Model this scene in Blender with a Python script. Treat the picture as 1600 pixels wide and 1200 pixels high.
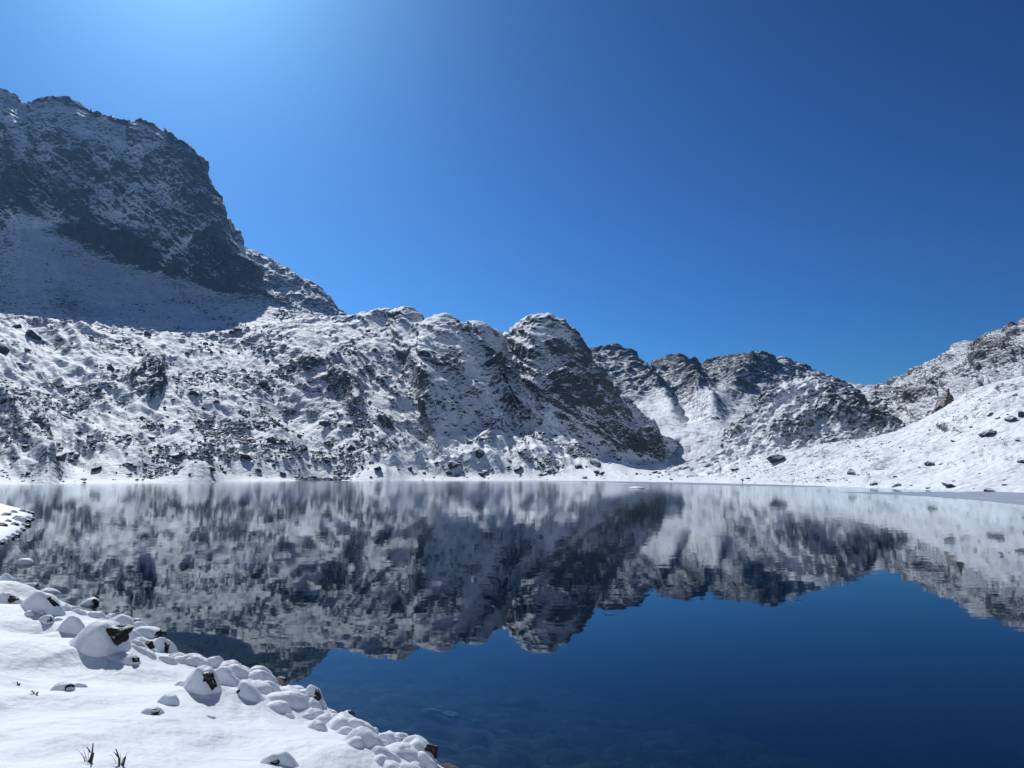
import bpy, bmesh, math, random
import numpy as np
R = math.radians
for o in list(bpy.data.objects):
    bpy.data.objects.remove(o, do_unlink=True)
scene = bpy.context.scene
col = scene.collection

# ------------------------------------------------------------------ camera
F = 1180.0                      # focal length in photo pixels (1600 x 1200)
CAM_H = 3.2
PITCH = math.atan((740.0 - 600.0) / F)
cam_d = bpy.data.cameras.new('camera')
cam_d.sensor_width = 36.0
cam_d.lens = 36.0 * F / 1600.0
cam_d.clip_start = 0.05
cam_d.clip_end = 60000.0
cam = bpy.data.objects.new('camera', cam_d)
cam.location = (0, 0, CAM_H)
cam.rotation_euler = (math.pi / 2 + PITCH, 0, 0)
col.objects.link(cam)
scene.camera = cam

# ------------------------------------------------------------------ sky, sun, exposure
SUN_EL, SUN_AZ = R(41.5), R(-26.0)     # azimuth from +Y, negative to the left
world = bpy.data.worlds.new('World')
scene.world = world
world.use_nodes = True
wn = world.node_tree
wn.nodes.clear()
sky = wn.nodes.new('ShaderNodeTexSky')
sky.sky_type = 'NISHITA'
sky.sun_disc = False
sky.sun_elevation = SUN_EL
sky.sun_rotation = SUN_AZ
sky.altitude = 800.0
sky.air_density = 1.0
sky.dust_density = 1.3
sky.ozone_density = 5.0
bg = wn.nodes.new('ShaderNodeBackground')
bg.inputs['Strength'].default_value = 0.10
wo = wn.nodes.new('ShaderNodeOutputWorld')
# one even tone curve for the whole sky: the deep contrasty blue of high thin air
def scale_colour(src, rgb):
    m = wn.nodes.new('ShaderNodeMix'); m.data_type = 'RGBA'; m.blend_type = 'MULTIPLY'; m.clamp_result = False
    m.inputs[0].default_value = 1.0; m.inputs[7].default_value = (*rgb, 1)
    wn.links.new(src, m.inputs[6]); return m.outputs[2]
gm = wn.nodes.new('ShaderNodeGamma'); gm.inputs['Gamma'].default_value = 2.0
wn.links.new(scale_colour(sky.outputs[0], (0.1, 0.1, 0.1)), gm.inputs['Color'])
wn.links.new(scale_colour(gm.outputs[0], (4.9, 9.2, 10.4)), bg.inputs['Color'])
wn.links.new(bg.outputs[0], wo.inputs['Surface'])

sun_d = bpy.data.lights.new('sun', 'SUN')
sun_d.energy = 4.2
sun_d.angle = R(0.53)
sun_d.color = (1.0, 0.995, 0.985)
sun = bpy.data.objects.new('sun', sun_d)
sun.location = (-60, 140, 150)
sun.rotation_euler = (math.pi / 2 - SUN_EL, 0, math.pi - SUN_AZ)
col.objects.link(sun)

vs = scene.view_settings
vs.view_transform = 'Standard'
vs.look = 'None'
vs.gamma = 1.0
vs.use_curve_mapping = False
vs.exposure = 0.0
cy = scene.cycles
cy.max_bounces = 8
cy.diffuse_bounces = 4
cy.glossy_bounces = 3
cy.transmission_bounces = 3
cy.transparent_max_bounces = 8
cy.volume_bounces = 0
cy.caustics_reflective = False
cy.caustics_refractive = False
cy.use_denoising = True

# ------------------------------------------------------------------ helpers
rng = np.random.default_rng(7)
random.seed(7)
CP, SP = math.cos(PITCH), math.sin(PITCH)

def ray(px, py):
    px = np.asarray(px, float); py = np.asarray(py, float)
    a = (px - 800.0) / F; b = (600.0 - py) / F
    return np.stack([a, CP - b * SP, SP + b * CP], -1)

def at(px, py, Y):
    d = ray(px, py)
    t = np.asarray(Y, float) / d[..., 1]
    p = d * t[..., None]
    p[..., 2] += CAM_H
    return p

def on_water(px, py):
    d = ray(px, py)
    t = -CAM_H / d[..., 2]
    p = d * t[..., None]
    p[..., 2] = 0
    return p

def px_of(p):
    x, y, z = p[..., 0], p[..., 1], p[..., 2] - CAM_H
    dep = y * CP + z * SP
    up = -y * SP + z * CP
    return 800 + F * x / dep, 600 - F * up / dep

_perm = rng.permutation(256).astype(np.int32)
_perm = np.concatenate([_perm, _perm, _perm])
_g = rng.normal(size=(256, 3)); _g /= np.linalg.norm(_g, axis=1)[:, None]
_g = (_g * 1.6).astype(np.float32)

def perlin(P):
    P = np.asarray(P, np.float32)
    i = np.floor(P).astype(np.int32)
    f = P - i
    i &= 255
    u = f * f * f * (f * (f * 6 - 15) + 10)
    out = np.zeros(P.shape[:-1], np.float32)
    X, Y, Z = i[..., 0], i[..., 1], i[..., 2]
    for dx in (0, 1):
        hx = _perm[X + dx]; wx = u[..., 0] if dx else 1 - u[..., 0]
        for dy in (0, 1):
            hy = _perm[hx + Y + dy]; wy = wx * (u[..., 1] if dy else 1 - u[..., 1])
            for dz in (0, 1):
                g = _g[_perm[hy + Z + dz]]
                d = g[..., 0] * (f[..., 0] - dx) + g[..., 1] * (f[..., 1] - dy) + g[..., 2] * (f[..., 2] - dz)
                out += d * wy * (u[..., 2] if dz else 1 - u[..., 2])
    return out

def fbm(P, oct=4, gain=0.5, lac=2.03, ridged=False):
    P = np.asarray(P, np.float32)
    s = np.zeros(P.shape[:-1], np.float32); a = 1.0; tot = 0
    for k in range(oct):
        n = perlin(P + 17.3 * k)
        if ridged:
            n = 1 - 2 * np.abs(n)
        s += a * n; tot += a; a *= gain; P = P * lac
    return s / tot

def worley(P):
    """distance to nearest and second nearest feature point, and a random value of the cell"""
    P = np.asarray(P, np.float32)
    i = np.floor(P).astype(np.int32); f = P - i
    d1 = np.full(P.shape[:-1], 9., np.float32); d2 = d1.copy(); v = np.zeros_like(d1)
    for dx in (-1, 0, 1):
        for dy in (-1, 0, 1):
            for dz in (-1, 0, 1):
                h = _perm[_perm[_perm[(i[..., 0] + dx) & 255] + ((i[..., 1] + dy) & 255)] + ((i[..., 2] + dz) & 255)]
                q = (_g[h] / 3.2 + 0.5) + np.array([dx, dy, dz], np.float32) - f
                d = np.sqrt((q * q).sum(-1))
                nearer = d < d1
                d2 = np.where(nearer, d1, np.minimum(d2, d))
                v = np.where(nearer, h / 255.0, v)
                d1 = np.where(nearer, d, d1)
    return d1, d2, v

def smooth1(a, sig):
    n = int(sig * 3) + 1
    k = np.exp(-0.5 * (np.arange(-n, n + 1) / sig) ** 2); k /= k.sum()
    return np.convolve(np.pad(a, n, mode='edge'), k, 'valid')

def mesh_np(name, verts, faces, mat, smooth=True, attrs=None, parent=None):
    """faces: (n,3) or (n,4) int array"""
    me = bpy.data.meshes.new(name)
    verts = np.ascontiguousarray(verts, np.float32); faces = np.ascontiguousarray(faces, np.int32)
    k = faces.shape[1]
    me.vertices.add(len(verts)); me.vertices.foreach_set('co', verts.ravel())
    me.loops.add(faces.size); me.loops.foreach_set('vertex_index', faces.ravel())
    me.polygons.add(len(faces))
    me.polygons.foreach_set('loop_start', np.arange(0, faces.size, k, dtype=np.int32))
    me.update(calc_edges=True)
    me.validate()
    me.polygons.foreach_set('use_smooth', np.full(len(me.polygons), smooth))
    for a, val in (attrs or {}).items():
        at_ = me.attributes.new(a, 'FLOAT', 'POINT')
        at_.data.foreach_set('value', np.ascontiguousarray(val, np.float32).ravel())
    if mat: me.materials.append(mat)
    o = bpy.data.objects.new(name, me)
    col.objects.link(o)
    if parent: o.parent = parent
    return o

def grid_faces(nr, nc):
    i = np.arange(nr * nc).reshape(nr, nc)
    return np.stack([i[:-1, :-1], i[:-1, 1:], i[1:, 1:], i[1:, :-1]], -1).reshape(-1, 4)

def tag(o, label=None, cat=None, group=None, kind=None):
    if label: o['label'] = label
    if cat: o['category'] = cat
    if group: o['group'] = group
    if kind: o['kind'] = kind
    return o

def empty(name, loc):
    o = bpy.data.objects.new(name, None)
    o.location = loc; o.empty_display_size = 0.1
    col.objects.link(o)
    return o

# ------------------------------------------------------------------ materials
class NT:
    def __init__(s, name):
        s.m = bpy.data.materials.new(name); s.m.use_nodes = True
        s.t = s.m.node_tree; s.t.nodes.clear()
        s.out = s.t.nodes.new('ShaderNodeOutputMaterial')
    def n(s, typ, **kw):
        nd = s.t.nodes.new('ShaderNode' + typ)
        for k, v in kw.items():
            if k.startswith('i_'):
                nd.inputs[k[2:].replace('_', ' ')].default_value = v
            else:
                setattr(nd, k, v)
        return nd
    def l(s, a, b):
        s.t.links.new(a, b)
    def math(s, op, a, b=None, c=None, clamp=False):
        nd = s.t.nodes.new('ShaderNodeMath'); nd.operation = op; nd.use_clamp = clamp
        for k, v in enumerate((a, b, c)):
            if v is None: continue
            if isinstance(v, (int, float)): nd.inputs[k].default_value = v
            else: s.l(v, nd.inputs[k])
        return nd.outputs[0]
    def noise(s, vec, scale, detail=4, rough=0.55, dist=0.0):
        nd = s.n('TexNoise'); nd.inputs['Scale'].default_value = scale
        nd.inputs['Detail'].default_value = detail; nd.inputs['Roughness'].default_value = rough
        nd.inputs['Distortion'].default_value = dist
        s.l(vec, nd.inputs['Vector'])
        return nd
    def ramp(s, fac, stops):
        nd = s.n('ValToRGB'); cr = nd.color_ramp
        while len(cr.elements) < len(stops): cr.elements.new(0.5)
        for e, (p, c) in zip(cr.elements, stops):
            e.position = p; e.color = (*c, 1)
        s.l(fac, nd.inputs[0])
        return nd.outputs[0]

ROCK = [(0.2, (0.022, 0.026, 0.033)), (0.45, (0.043, 0.048, 0.057)), (0.62, (0.072, 0.077, 0.084)), (0.85, (0.14, 0.142, 0.145))]
ROCK_BROWN = [(0.15, (0.007, 0.006, 0.006)), (0.5, (0.018, 0.015, 0.013)), (0.85, (0.065, 0.052, 0.042))]
SNOW = (0.84, 0.875, 0.915)

def snowy_rock(name, size, thr, soft, jitter, rock=ROCK, relief=0.5, attr=True, stretch=(1, 1, 1), snow_relief=0.25, speck=1.0):
    """rock with snow lying on whatever is flat enough; size = metres of the main relief"""
    t = NT(name)
    geo = t.n('NewGeometry')
    mp = t.n('Mapping'); mp.inputs['Scale'].default_value = stretch
    t.l(geo.outputs['Position'], mp.inputs['Vector'])
    pos = mp.outputs[0]
    n1 = t.noise(pos, 1 / size, 7, 0.62, 0.3)
    v1 = t.n('TexVoronoi'); v1.feature = 'F1'; v1.inputs['Scale'].default_value = 1.7 / size
    v1.inputs['Randomness'].default_value = 1.0
    t.l(pos, v1.inputs['Vector'])
    h = t.math('ADD', t.math('MULTIPLY', n1.outputs['Fac'], 1.0), t.math('MULTIPLY', v1.outputs['Distance'], -0.45))
    bp = t.n('Bump'); bp.inputs['Strength'].default_value = 1.0; bp.inputs['Distance'].default_value = size * relief
    t.l(h, bp.inputs['Height'])
    dot = t.n('VectorMath', operation='DOT_PRODUCT'); dot.inputs[1].default_value = (0, 0, 1)
    t.l(bp.outputs[0], dot.inputs[0])
    n2 = t.noise(pos, 0.23 / size, 5, 0.6)
    m = t.math('ADD', dot.outputs['Value'], t.math('MULTIPLY', t.math('SUBTRACT', n2.outputs['Fac'], 0.5), jitter))
    n4 = t.noise(geo.outputs['Position'], 1.3 / size, 5, 0.72, 0.4)
    m = t.math('ADD', m, t.math('MULTIPLY', t.math('SUBTRACT', n4.outputs['Fac'], 0.5), speck))
    if attr:
        at_ = t.n('Attribute', attribute_name='bare')
        m = t.math('SUBTRACT', m, at_.outputs['Fac'])
    mr = t.n('MapRange'); mr.interpolation_type = 'SMOOTHSTEP'
    mr.inputs['From Min'].default_value = thr - soft; mr.inputs['From Max'].default_value = thr + soft
    t.l(m, mr.inputs['Value'])
    mask = mr.outputs[0]
    n3 = t.noise(geo.outputs['Position'], 0.6 / size, 6, 0.7)
    rc = t.ramp(n3.outputs['Fac'], rock)
    rb = t.n('BsdfPrincipled'); rb.inputs['Roughness'].default_value = 0.85; rb.inputs['Specular IOR Level'].default_value = 0.25
    t.l(rc, rb.inputs['Base Color']); t.l(bp.outputs[0], rb.inputs['Normal'])
    bs = t.n('Bump'); bs.inputs['Strength'].default_value = snow_relief; bs.inputs['Distance'].default_value = size * relief
    t.l(h, bs.inputs['Height'])
    sb = t.n('BsdfPrincipled'); sb.inputs['Base Color'].default_value = (*SNOW, 1)
    sb.inputs['Roughness'].default_value = 0.7; sb.inputs['Specular IOR Level'].default_value = 0.2
    t.l(bs.outputs[0], sb.inputs['Normal'])
    mx = t.n('MixShader'); t.l(mask, mx.inputs[0]); t.l(rb.outputs[0], mx.inputs[1]); t.l(sb.outputs[0], mx.inputs[2])
    t.l(mx.outputs[0], t.out.inputs['Surface'])
    return t.m

M = {}
M['cliff'] = snowy_rock('cliff_rock_and_snow', 9.0, 0.47, 0.05, 0.4, relief=0.42, snow_relief=0.35, speck=1.2)
M['moraine'] = snowy_rock('moraine_rock_and_snow', 3.0, 0.60, 0.05, 0.4, relief=0.36, snow_relief=0.5, speck=0.8)
M['far'] = snowy_rock('far_rock_and_snow', 12.0, 0.68, 0.06, 0.4, relief=0.4, snow_relief=0.4, speck=0.9)
M['knoll'] = snowy_rock('knoll_rock_and_snow', 4.0, 0.58, 0.05, 0.4, relief=0.40, snow_relief=0.5, speck=0.6)
M['gentle'] = snowy_rock('gentle_snow_slope', 3.0, 0.50, 0.06, 0.5, relief=0.34, snow_relief=0.7, speck=1.0)
M['boulder'] = snowy_rock('boulder_rock_and_snow', 2.2, 0.52, 0.08, 0.3, relief=0.25, attr=False, snow_relief=0.3, speck=0.8)
M['shore_rock'] = snowy_rock('shore_rock_and_snow', 0.35, 0.38, 0.08, 0.3, relief=0.25, attr=False, snow_relief=0.2, speck=0.6)

M['brown_stone'] = snowy_rock('brown_stone_and_snow', 0.14, 0.80, 0.08, 0.3, rock=ROCK_BROWN, relief=0.45, attr=False, snow_relief=0.2, speck=0.9)

def snow_mat():
    t = NT('fresh_snow')
    geo = t.n('NewGeometry')
    n1 = t.noise(geo.outputs['Position'], 7.0, 4, 0.55)
    n2 = t.noise(geo.outputs['Position'], 160.0, 2, 0.6)
    n0 = t.noise(geo.outputs['Position'], 1.8, 3, 0.5)
    h = t.math('ADD', t.math('MULTIPLY', n1.outputs['Fac'], 0.035), t.math('MULTIPLY', n2.outputs['Fac'], 0.0045))
    h = t.math('ADD', h, t.math('MULTIPLY', n0.outputs['Fac'], 0.10))
    b = t.n('Bump'); b.inputs['Strength'].default_value = 0.8; b.inputs['Distance'].default_value = 1.0
    t.l(h, b.inputs['Height'])
    p = t.n('BsdfPrincipled'); p.inputs['Base Color'].default_value = (0.70, 0.745, 0.80, 1)
    p.inputs['Roughness'].default_value = 0.6; p.inputs['Specular IOR Level'].default_value = 0.3
    t.l(b.outputs[0], p.inputs['Normal'])
    t.l(p.outputs[0], t.out.inputs['Surface'])
    return t.m
M['snow'] = snow_mat()

def stone_mat(name, stops, size):
    t = NT(name)
    geo = t.n('NewGeometry')
    n1 = t.noise(geo.outputs['Position'], 1 / size, 8, 0.68)
    v = t.n('TexVoronoi'); v.feature = 'DISTANCE_TO_EDGE'; v.inputs['Scale'].default_value = 1.1 / size
    t.l(geo.outputs['Position'], v.inputs['Vector'])
    h = t.math('ADD', n1.outputs['Fac'], t.math('MULTIPLY', v.outputs['Distance'], 0.4))
    b = t.n('Bump'); b.inputs['Strength'].default_value = 0.9; b.inputs['Distance'].default_value = size * 0.5
    t.l(h, b.inputs['Height'])
    p = t.n('BsdfPrincipled'); p.inputs['Roughness'].default_value = 0.75
    t.l(t.ramp(n1.outputs['Fac'], stops), p.inputs['Base Color']); t.l(b.outputs[0], p.inputs['Normal'])
    t.l(p.outputs[0], t.out.inputs['Surface'])
    return t.m
M['stone'] = stone_mat('dark_brown_stone', ROCK_BROWN, 0.16)
M['bed'] = stone_mat('lakebed_stone', [(0.2, (0.016, 0.016, 0.016)), (0.5, (0.06, 0.056, 0.048)), (0.8, (0.14, 0.125, 0.10))], 0.5)
M['pale_stone'] = stone_mat('pale_submerged_stone', [(0.2, (0.35, 0.36, 0.30)), (0.8, (0.6, 0.6, 0.5))], 0.3)
M['ochre_stone'] = stone_mat('ochre_submerged_stone', [(0.2, (0.25, 0.18, 0.08)), (0.8, (0.4, 0.3, 0.14))], 0.3)
M['twig'] = stone_mat('dry_stalk', [(0.2, (0.03, 0.02, 0.012)), (0.8, (0.12, 0.085, 0.05))], 0.05)

def water_mat():
    t = NT('lake_water')
    geo = t.n('NewGeometry')
    def tilt(scale, amp, stretch, detail):
        mp = t.n('Mapping'); mp.inputs['Scale'].default_value = stretch
        t.l(geo.outputs['Position'], mp.inputs['Vector'])
        n = t.noise(mp.outputs[0], scale, detail, 0.5)
        s = t.n('VectorMath', operation='SUBTRACT'); s.inputs[1].default_value = (0.5, 0.5, 0.5)
        t.l(n.outputs['Color'], s.inputs[0])
        m = t.n('VectorMath', operation='MULTIPLY'); m.inputs[1].default_value = (amp * 0.4, amp, 0)
        t.l(s.outputs[0], m.inputs[0])
        return m.outputs[0]
    a = tilt(4.2, 0.016, (0.35, 1, 1), 2)
    b = tilt(0.7, 0.006, (0.5, 1, 1), 1)
    ad = t.n('VectorMath', operation='ADD'); t.l(a, ad.inputs[0]); t.l(b, ad.inputs[1])
    # calm and ruffled patches
    big = t.noise(geo.outputs['Position'], 0.02, 2, 0.5)
    k = t.n('MapRange'); k.inputs['From Min'].default_value = 0.35; k.inputs['From Max'].default_value = 0.65
    k.inputs['To Min'].default_value = 0.55; k.inputs['To Max'].default_value = 1.15
    t.l(big.outputs['Fac'], k.inputs['Value'])
    # a breeze ruffles the far side
    sep = t.n('SeparateXYZ'); t.l(geo.outputs['Position'], sep.inputs[0])
    wv = t.math('ADD', sep.outputs['Y'], t.math('MULTIPLY', big.outputs['Fac'], 60.0))
    rf = t.n('MapRange'); rf.interpolation_type = 'SMOOTHSTEP'
    rf.inputs['From Min'].default_value = 190.0; rf.inputs['From Max'].default_value = 260.0; rf.inputs['To Min'].default_value = 1.0; rf.inputs['To Max'].default_value = 4.0
    t.l(wv, rf.inputs['Value'])
    k2 = t.math('MULTIPLY', k.outputs[0], rf.outputs[0])
    sc = t.n('VectorMath', operation='SCALE'); t.l(ad.outputs[0], sc.inputs[0]); t.l(k2, sc.inputs['Scale'])
    up = t.n('VectorMath', operation='ADD'); up.inputs[1].default_value = (0, 0, 1); t.l(sc.outputs[0], up.inputs[0])
    nm = t.n('VectorMath', operation='NORMALIZE'); t.l(up.outputs[0], nm.inputs[0])
    fr = t.n('Fresnel'); fr.inputs['IOR'].default_value = 1.333; t.l(nm.outputs[0], fr.inputs['Normal'])
    gl = t.n('BsdfGlossy'); gl.inputs['Color'].default_value = (0.90, 0.96, 1.0, 1); rg = t.n('MapRange'); rg.inputs['From Min'].default_value = 45.0; rg.inputs['From Max'].default_value = 240.0; rg.inputs['To Min'].default_value = 0.02; rg.inputs['To Max'].default_value = 0.095
    t.l(wv, rg.inputs['Value']); t.l(rg.outputs[0], gl.inputs['Roughness']); t.l(nm.outputs[0], gl.inputs['Normal'])
    tr = t.n('BsdfTransparent')
    mx = t.n('MixShader'); t.l(fr.outputs[0], mx.inputs[0]); t.l(tr.outputs[0], mx.inputs[1]); t.l(gl.outputs[0], mx.inputs[2])
    t.l(mx.outputs[0], t.out.inputs['Surface'])
    ab = t.n('VolumeAbsorption'); ab.inputs['Color'].default_value = (0.05, 0.58, 0.78, 1); ab.inputs['Density'].default_value = 0.30
    vsn = t.n('VolumeScatter'); vsn.inputs['Color'].default_value = (0.10, 0.45, 0.95, 1); vsn.inputs['Density'].default_value = 0.024
    vsn.inputs['Anisotropy'].default_value = 0.0
    av = t.n('AddShader'); t.l(ab.outputs[0], av.inputs[0]); t.l(vsn.outputs[0], av.inputs[1])
    t.l(av.outputs[0], t.out.inputs['Volume'])
    return t.m
M['water'] = water_mat()

def ice_mat():
    t = NT('thin_ice')
    geo = t.n('NewGeometry')
    n = t.noise(geo.outputs['Position'], 0.25, 5, 0.6)
    p = t.n('BsdfPrincipled'); p.inputs['Roughness'].default_value = 0.35
    t.l(t.ramp(n.outputs['Fac'], [(0.3, (0.26, 0.30, 0.36)), (0.55, (0.36, 0.40, 0.46)), (0.75, (0.62, 0.66, 0.72))]), p.inputs['Base Color'])
    t.l(p.outputs[0], t.out.inputs['Surface'])
    return t.m
M['ice'] = ice_mat()

# ------------------------------------------------------------------ landforms (lofted surfaces)
def pchip_rows(rows, segs):
    """rows: (K, C, 3); returns (M, C, 3) interpolated through the rows"""
    K = len(rows)
    d = np.diff(rows, axis=0)
    m = np.zeros_like(rows)
    a, b = d[:-1], d[1:]
    with np.errstate(divide='ignore', invalid='ignore'):
        h = np.where(a * b > 0, 2 * a * b / (a + b), 0)
    m[1:-1] = h; m[0] = d[0]; m[-1] = d[-1]
    out = []
    for k in range(K - 1):
        n = segs[k]
        for t in np.linspace(0, 1, n, endpoint=False):
            t2, t3 = t * t, t * t * t
            out.append((2*t3 - 3*t2 + 1) * rows[k] + (t3 - 2*t2 + t) * m[k] + (-2*t3 + 3*t2) * rows[k+1] + (t3 - t2) * m[k+1])
    out.append(rows[-1])
    return np.array(out)

def seg_dist(x, y, poly):
    """distance to a polyline and position along it"""
    best = np.full(np.shape(x), 1e9)
    for (x0, y0), (x1, y1) in zip(poly[:-1], poly[1:]):
        dx, dy = x1 - x0, y1 - y0
        t = np.clip(((x - x0) * dx + (y - y0) * dy) / (dx * dx + dy * dy + 1e-9), 0, 1)
        best = np.minimum(best, np.hypot(x - x0 - t * dx, y - y0 - t * dy))
    return best

SURF = {}
def landform(name, px0, px1, nc, curves, segs, mat, label, noise, ribs=(), outcrops=(), bare=None, sm=4.0, attr_noise=0.0, crest_row=None, calm=0.35, crest_w=0.06, jag=0.0, zmin=None):
    """curves run from the foot over the crest to the back; each ('pix', [(px, py, Y)]) or ('yz', [(px, Y, z)]) or ('mix', i, j, t, g) or ('back', dY, dz)"""
    pxs = np.linspace(px0, px1, nc)
    rows = []
    sg = max(sm * nc / (px1 - px0), 0.6)
    for c in curves:
        if c[0] == 'pix':
            a = np.array(c[1], float)
            py = smooth1(np.interp(pxs, a[:, 0], a[:, 1]), sg); Y = smooth1(np.interp(pxs, a[:, 0], a[:, 2]), sg * 4)
            rows.append(at(pxs, py, Y))
        elif c[0] == 'yz':
            a = np.array(c[1], float)
            Y = smooth1(np.interp(pxs, a[:, 0], a[:, 1]), sg * 2); z = np.interp(pxs, a[:, 0], a[:, 2])
            # x from the pixel column at that height
            x = (pxs - 800) / F * (Y * CP + (z - CAM_H) * SP)
            rows.append(np.stack([x, Y, z], -1))
        elif c[0] == 'mix':
            rows.append(c)
        elif c[0] == 'back':
            p = rows[-1].copy(); s = 1 + c[1] / p[:, 1]
            p[:, 0] *= s; p[:, 1] *= s; p[:, 2] += c[2]
            rows.append(p)
    for k, r in enumerate(rows):
        if isinstance(r, tuple):
            _, i, j, t, g = r
            p = rows[i] * (1 - t) + rows[j] * t
            p[:, 2] = rows[i][:, 2] * (1 - g) + rows[j][:, 2] * g
            rows[k] = p
    V = pchip_rows(np.array(rows), segs)
    nr = len(V)
    du = np.gradient(V, axis=1); dv = np.gradient(V, axis=0)
    N = np.cross(du, dv); N /= np.linalg.norm(N, axis=-1)[..., None] + 1e-9
    PX, PY = px_of(V)
    crest_i = sum(segs[:crest_row]) if crest_row is not None else nr - 1
    vv = np.arange(nr)[:, None]
    near_crest = np.exp(-((vv - crest_i) / (crest_w * nr)) ** 2)
    w = 1 - (1 - calm) * near_crest
    front = (vv <= crest_i)
    D = np.zeros(V.shape[:2]); B = np.zeros(V.shape[:2])
    for poly, amp, wid, br in ribs:
        d = seg_dist(PX, PY, poly)
        k = np.exp(-(d / wid) ** 2) * front
        D += amp * k * np.minimum(w, 1); B += br * k
    for (cx, cyy, rx, ry, ang, amp, br) in outcrops:
        ca, sa = math.cos(R(ang)), math.sin(R(ang))
        qx = (PX - cx) * ca + (PY - cyy) * sa; qy = -(PX - cx) * sa + (PY - cyy) * ca
        q = np.sqrt((qx / rx) ** 2 + (qy / ry) ** 2)
        q = q + 0.6 * fbm(np.stack([PX / 13.0, PY / 11.0, np.full_like(PX, cx)], -1), 3, 0.6)
        k = (1 / (1 + np.exp(np.clip((q - 1) * 7, -50, 50)))) * front
        D += amp * k * np.minimum(w, 1); B += br * k
    V1 = V + N * D[..., None]
    S = noise(V1, N, w, PX, PY, B)
    if isinstance(S, tuple): S, B = S
    V2 = V1 + N * S[..., None]
    if jag:
        j1, j2, jv = worley(V / (jag * 6.0)); k1, k2, kv = worley(V / (jag * 2.6) + 9.0)
        V2[..., 2] += jag * near_crest * (1.5 * (jv - 0.5) + 0.9 * (kv - 0.5) + 0.8 * fbm(V / (jag * 9.0), 2))
    if crest_row is not None:
        want = smooth1(px_of(V[crest_i])[1], 1.0); wx = PX[crest_i]
        for _ in range(2):
            X2, Y2 = px_of(V2)
            top = np.full(nc, 1e9)
            jj = np.clip(np.searchsorted(wx, X2), 0, nc - 1)
            np.minimum.at(top, jj.ravel(), Y2.ravel())
            ok = top < 1e8
            top = np.interp(np.arange(nc), np.arange(nc)[ok], top[ok])
            dpy = smooth1(np.clip(want - top, -16, 16), max(7.0 * nc / (px1 - px0), 1.0))     # wanted minus present, in pixels, larger = lower
            dz = -dpy / F * V[crest_i, :, 1]
            V2[..., 2] += dz[None, :] * np.exp(-((vv - crest_i) / (0.22 * nr)) ** 2)
    if zmin is not None:
        land = (vv > segs[0] + segs[1]) & front
        V2[..., 2] = np.where(land, np.maximum(V2[..., 2], zmin + 0.3 * zmin * perlin(V / 5.0)), V2[..., 2])
    if bare is not None: B = bare(V2, PX, PY, B)
    o = mesh_np(name, V2.reshape(-1, 3), grid_faces(nr, nc), mat, True, {'bare': B.ravel()})
    tag(o, label, 'mountain' if 'mountain' in name or 'peak' in name else 'slope', kind='structure')
    SURF[name] = (V2[:crest_i + 1], N[:crest_i + 1])
    return o

def shore_Y(px, py):
    return on_water(px, py)[..., 1]

# ---- the long moraine slope and the two summits above it
shore_px = [(-300, 760), (-100, 758), (0, 757), (200, 755), (400, 752), (520, 751), (700, 750.8), (850, 751), (1000, 752.5), (1100, 754.5), (1200, 757)]
crest_m = [(-300, 478, 400), (-100, 486, 415), (0, 490, 430), (30, 492, 432), (60, 496, 440), (100, 500, 446), (150, 506, 460), (200, 512, 470), (240, 517, 480), (300, 521, 500), (340, 518, 515),
           (380, 513, 530), (430, 502, 550), (500, 495, 580), (550, 492, 595), (575, 486, 600), (600, 481, 604), (632, 479, 606), (645, 486, 608), (662, 494, 612), (680, 491, 612), (694, 489, 612), (705, 497, 614), (722, 500, 620),
           (742, 499, 626), (760, 505, 640), (775, 513, 668), (786, 522, 690), (800, 513, 700), (815, 498, 704), (830, 491, 706), (850, 489, 706), (868, 491, 704), (880, 499, 698), (892, 512, 690), (903, 530, 680),
           (920, 545, 664), (938, 572, 645), (955, 594, 625), (975, 614, 605), (1000, 640, 580), (1030, 668, 550), (1060, 694, 520), (1090, 722, 488), (1120, 738, 465), (1160, 748, 440)]
def farther(c, xs, ks):
    return [(p, q, Y * float(np.interp(p, xs, ks))) for p, q, Y in c]
cY = [(-300, 470), (0, 495), (200, 545), (300, 580), (400, 615), (500, 632), (560, 615), (610, 585), (650, 560), (690, 538), (720, 538), (760, 552), (786, 576), (805, 572), (830, 552), (850, 545), (880, 552), (920, 576), (950, 600), (1000, 640), (1050, 676), (1090, 704), (1160, 740)]
crest_m = [(p, q, float(np.interp(p, [c[0] for c in cY], [c[1] for c in cY]))) for p, q, Y in crest_m]
foot_m = [(-300, 640, 310), (0, 640, 330), (200, 648, 370), (400, 652, 430), (560, 662, 450), (620, 676, 428), (690, 690, 404), (740, 690, 416), (790, 686, 444), (820, 690, 440), (850, 694, 432), (900, 706, 458), (950, 714, 496), (1000, 722, 556), (1050, 727, 620), (1090, 731, 676), (1160, 740, 715)]
sy = np.array(shore_px, float)
shore_curve = [(p, float(shore_Y(p, q)), 0.0) for p, q in shore_px]
def shift(c, dY, dz): return [(p, y + dY, z + dz) for p, y, z in c]

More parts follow.
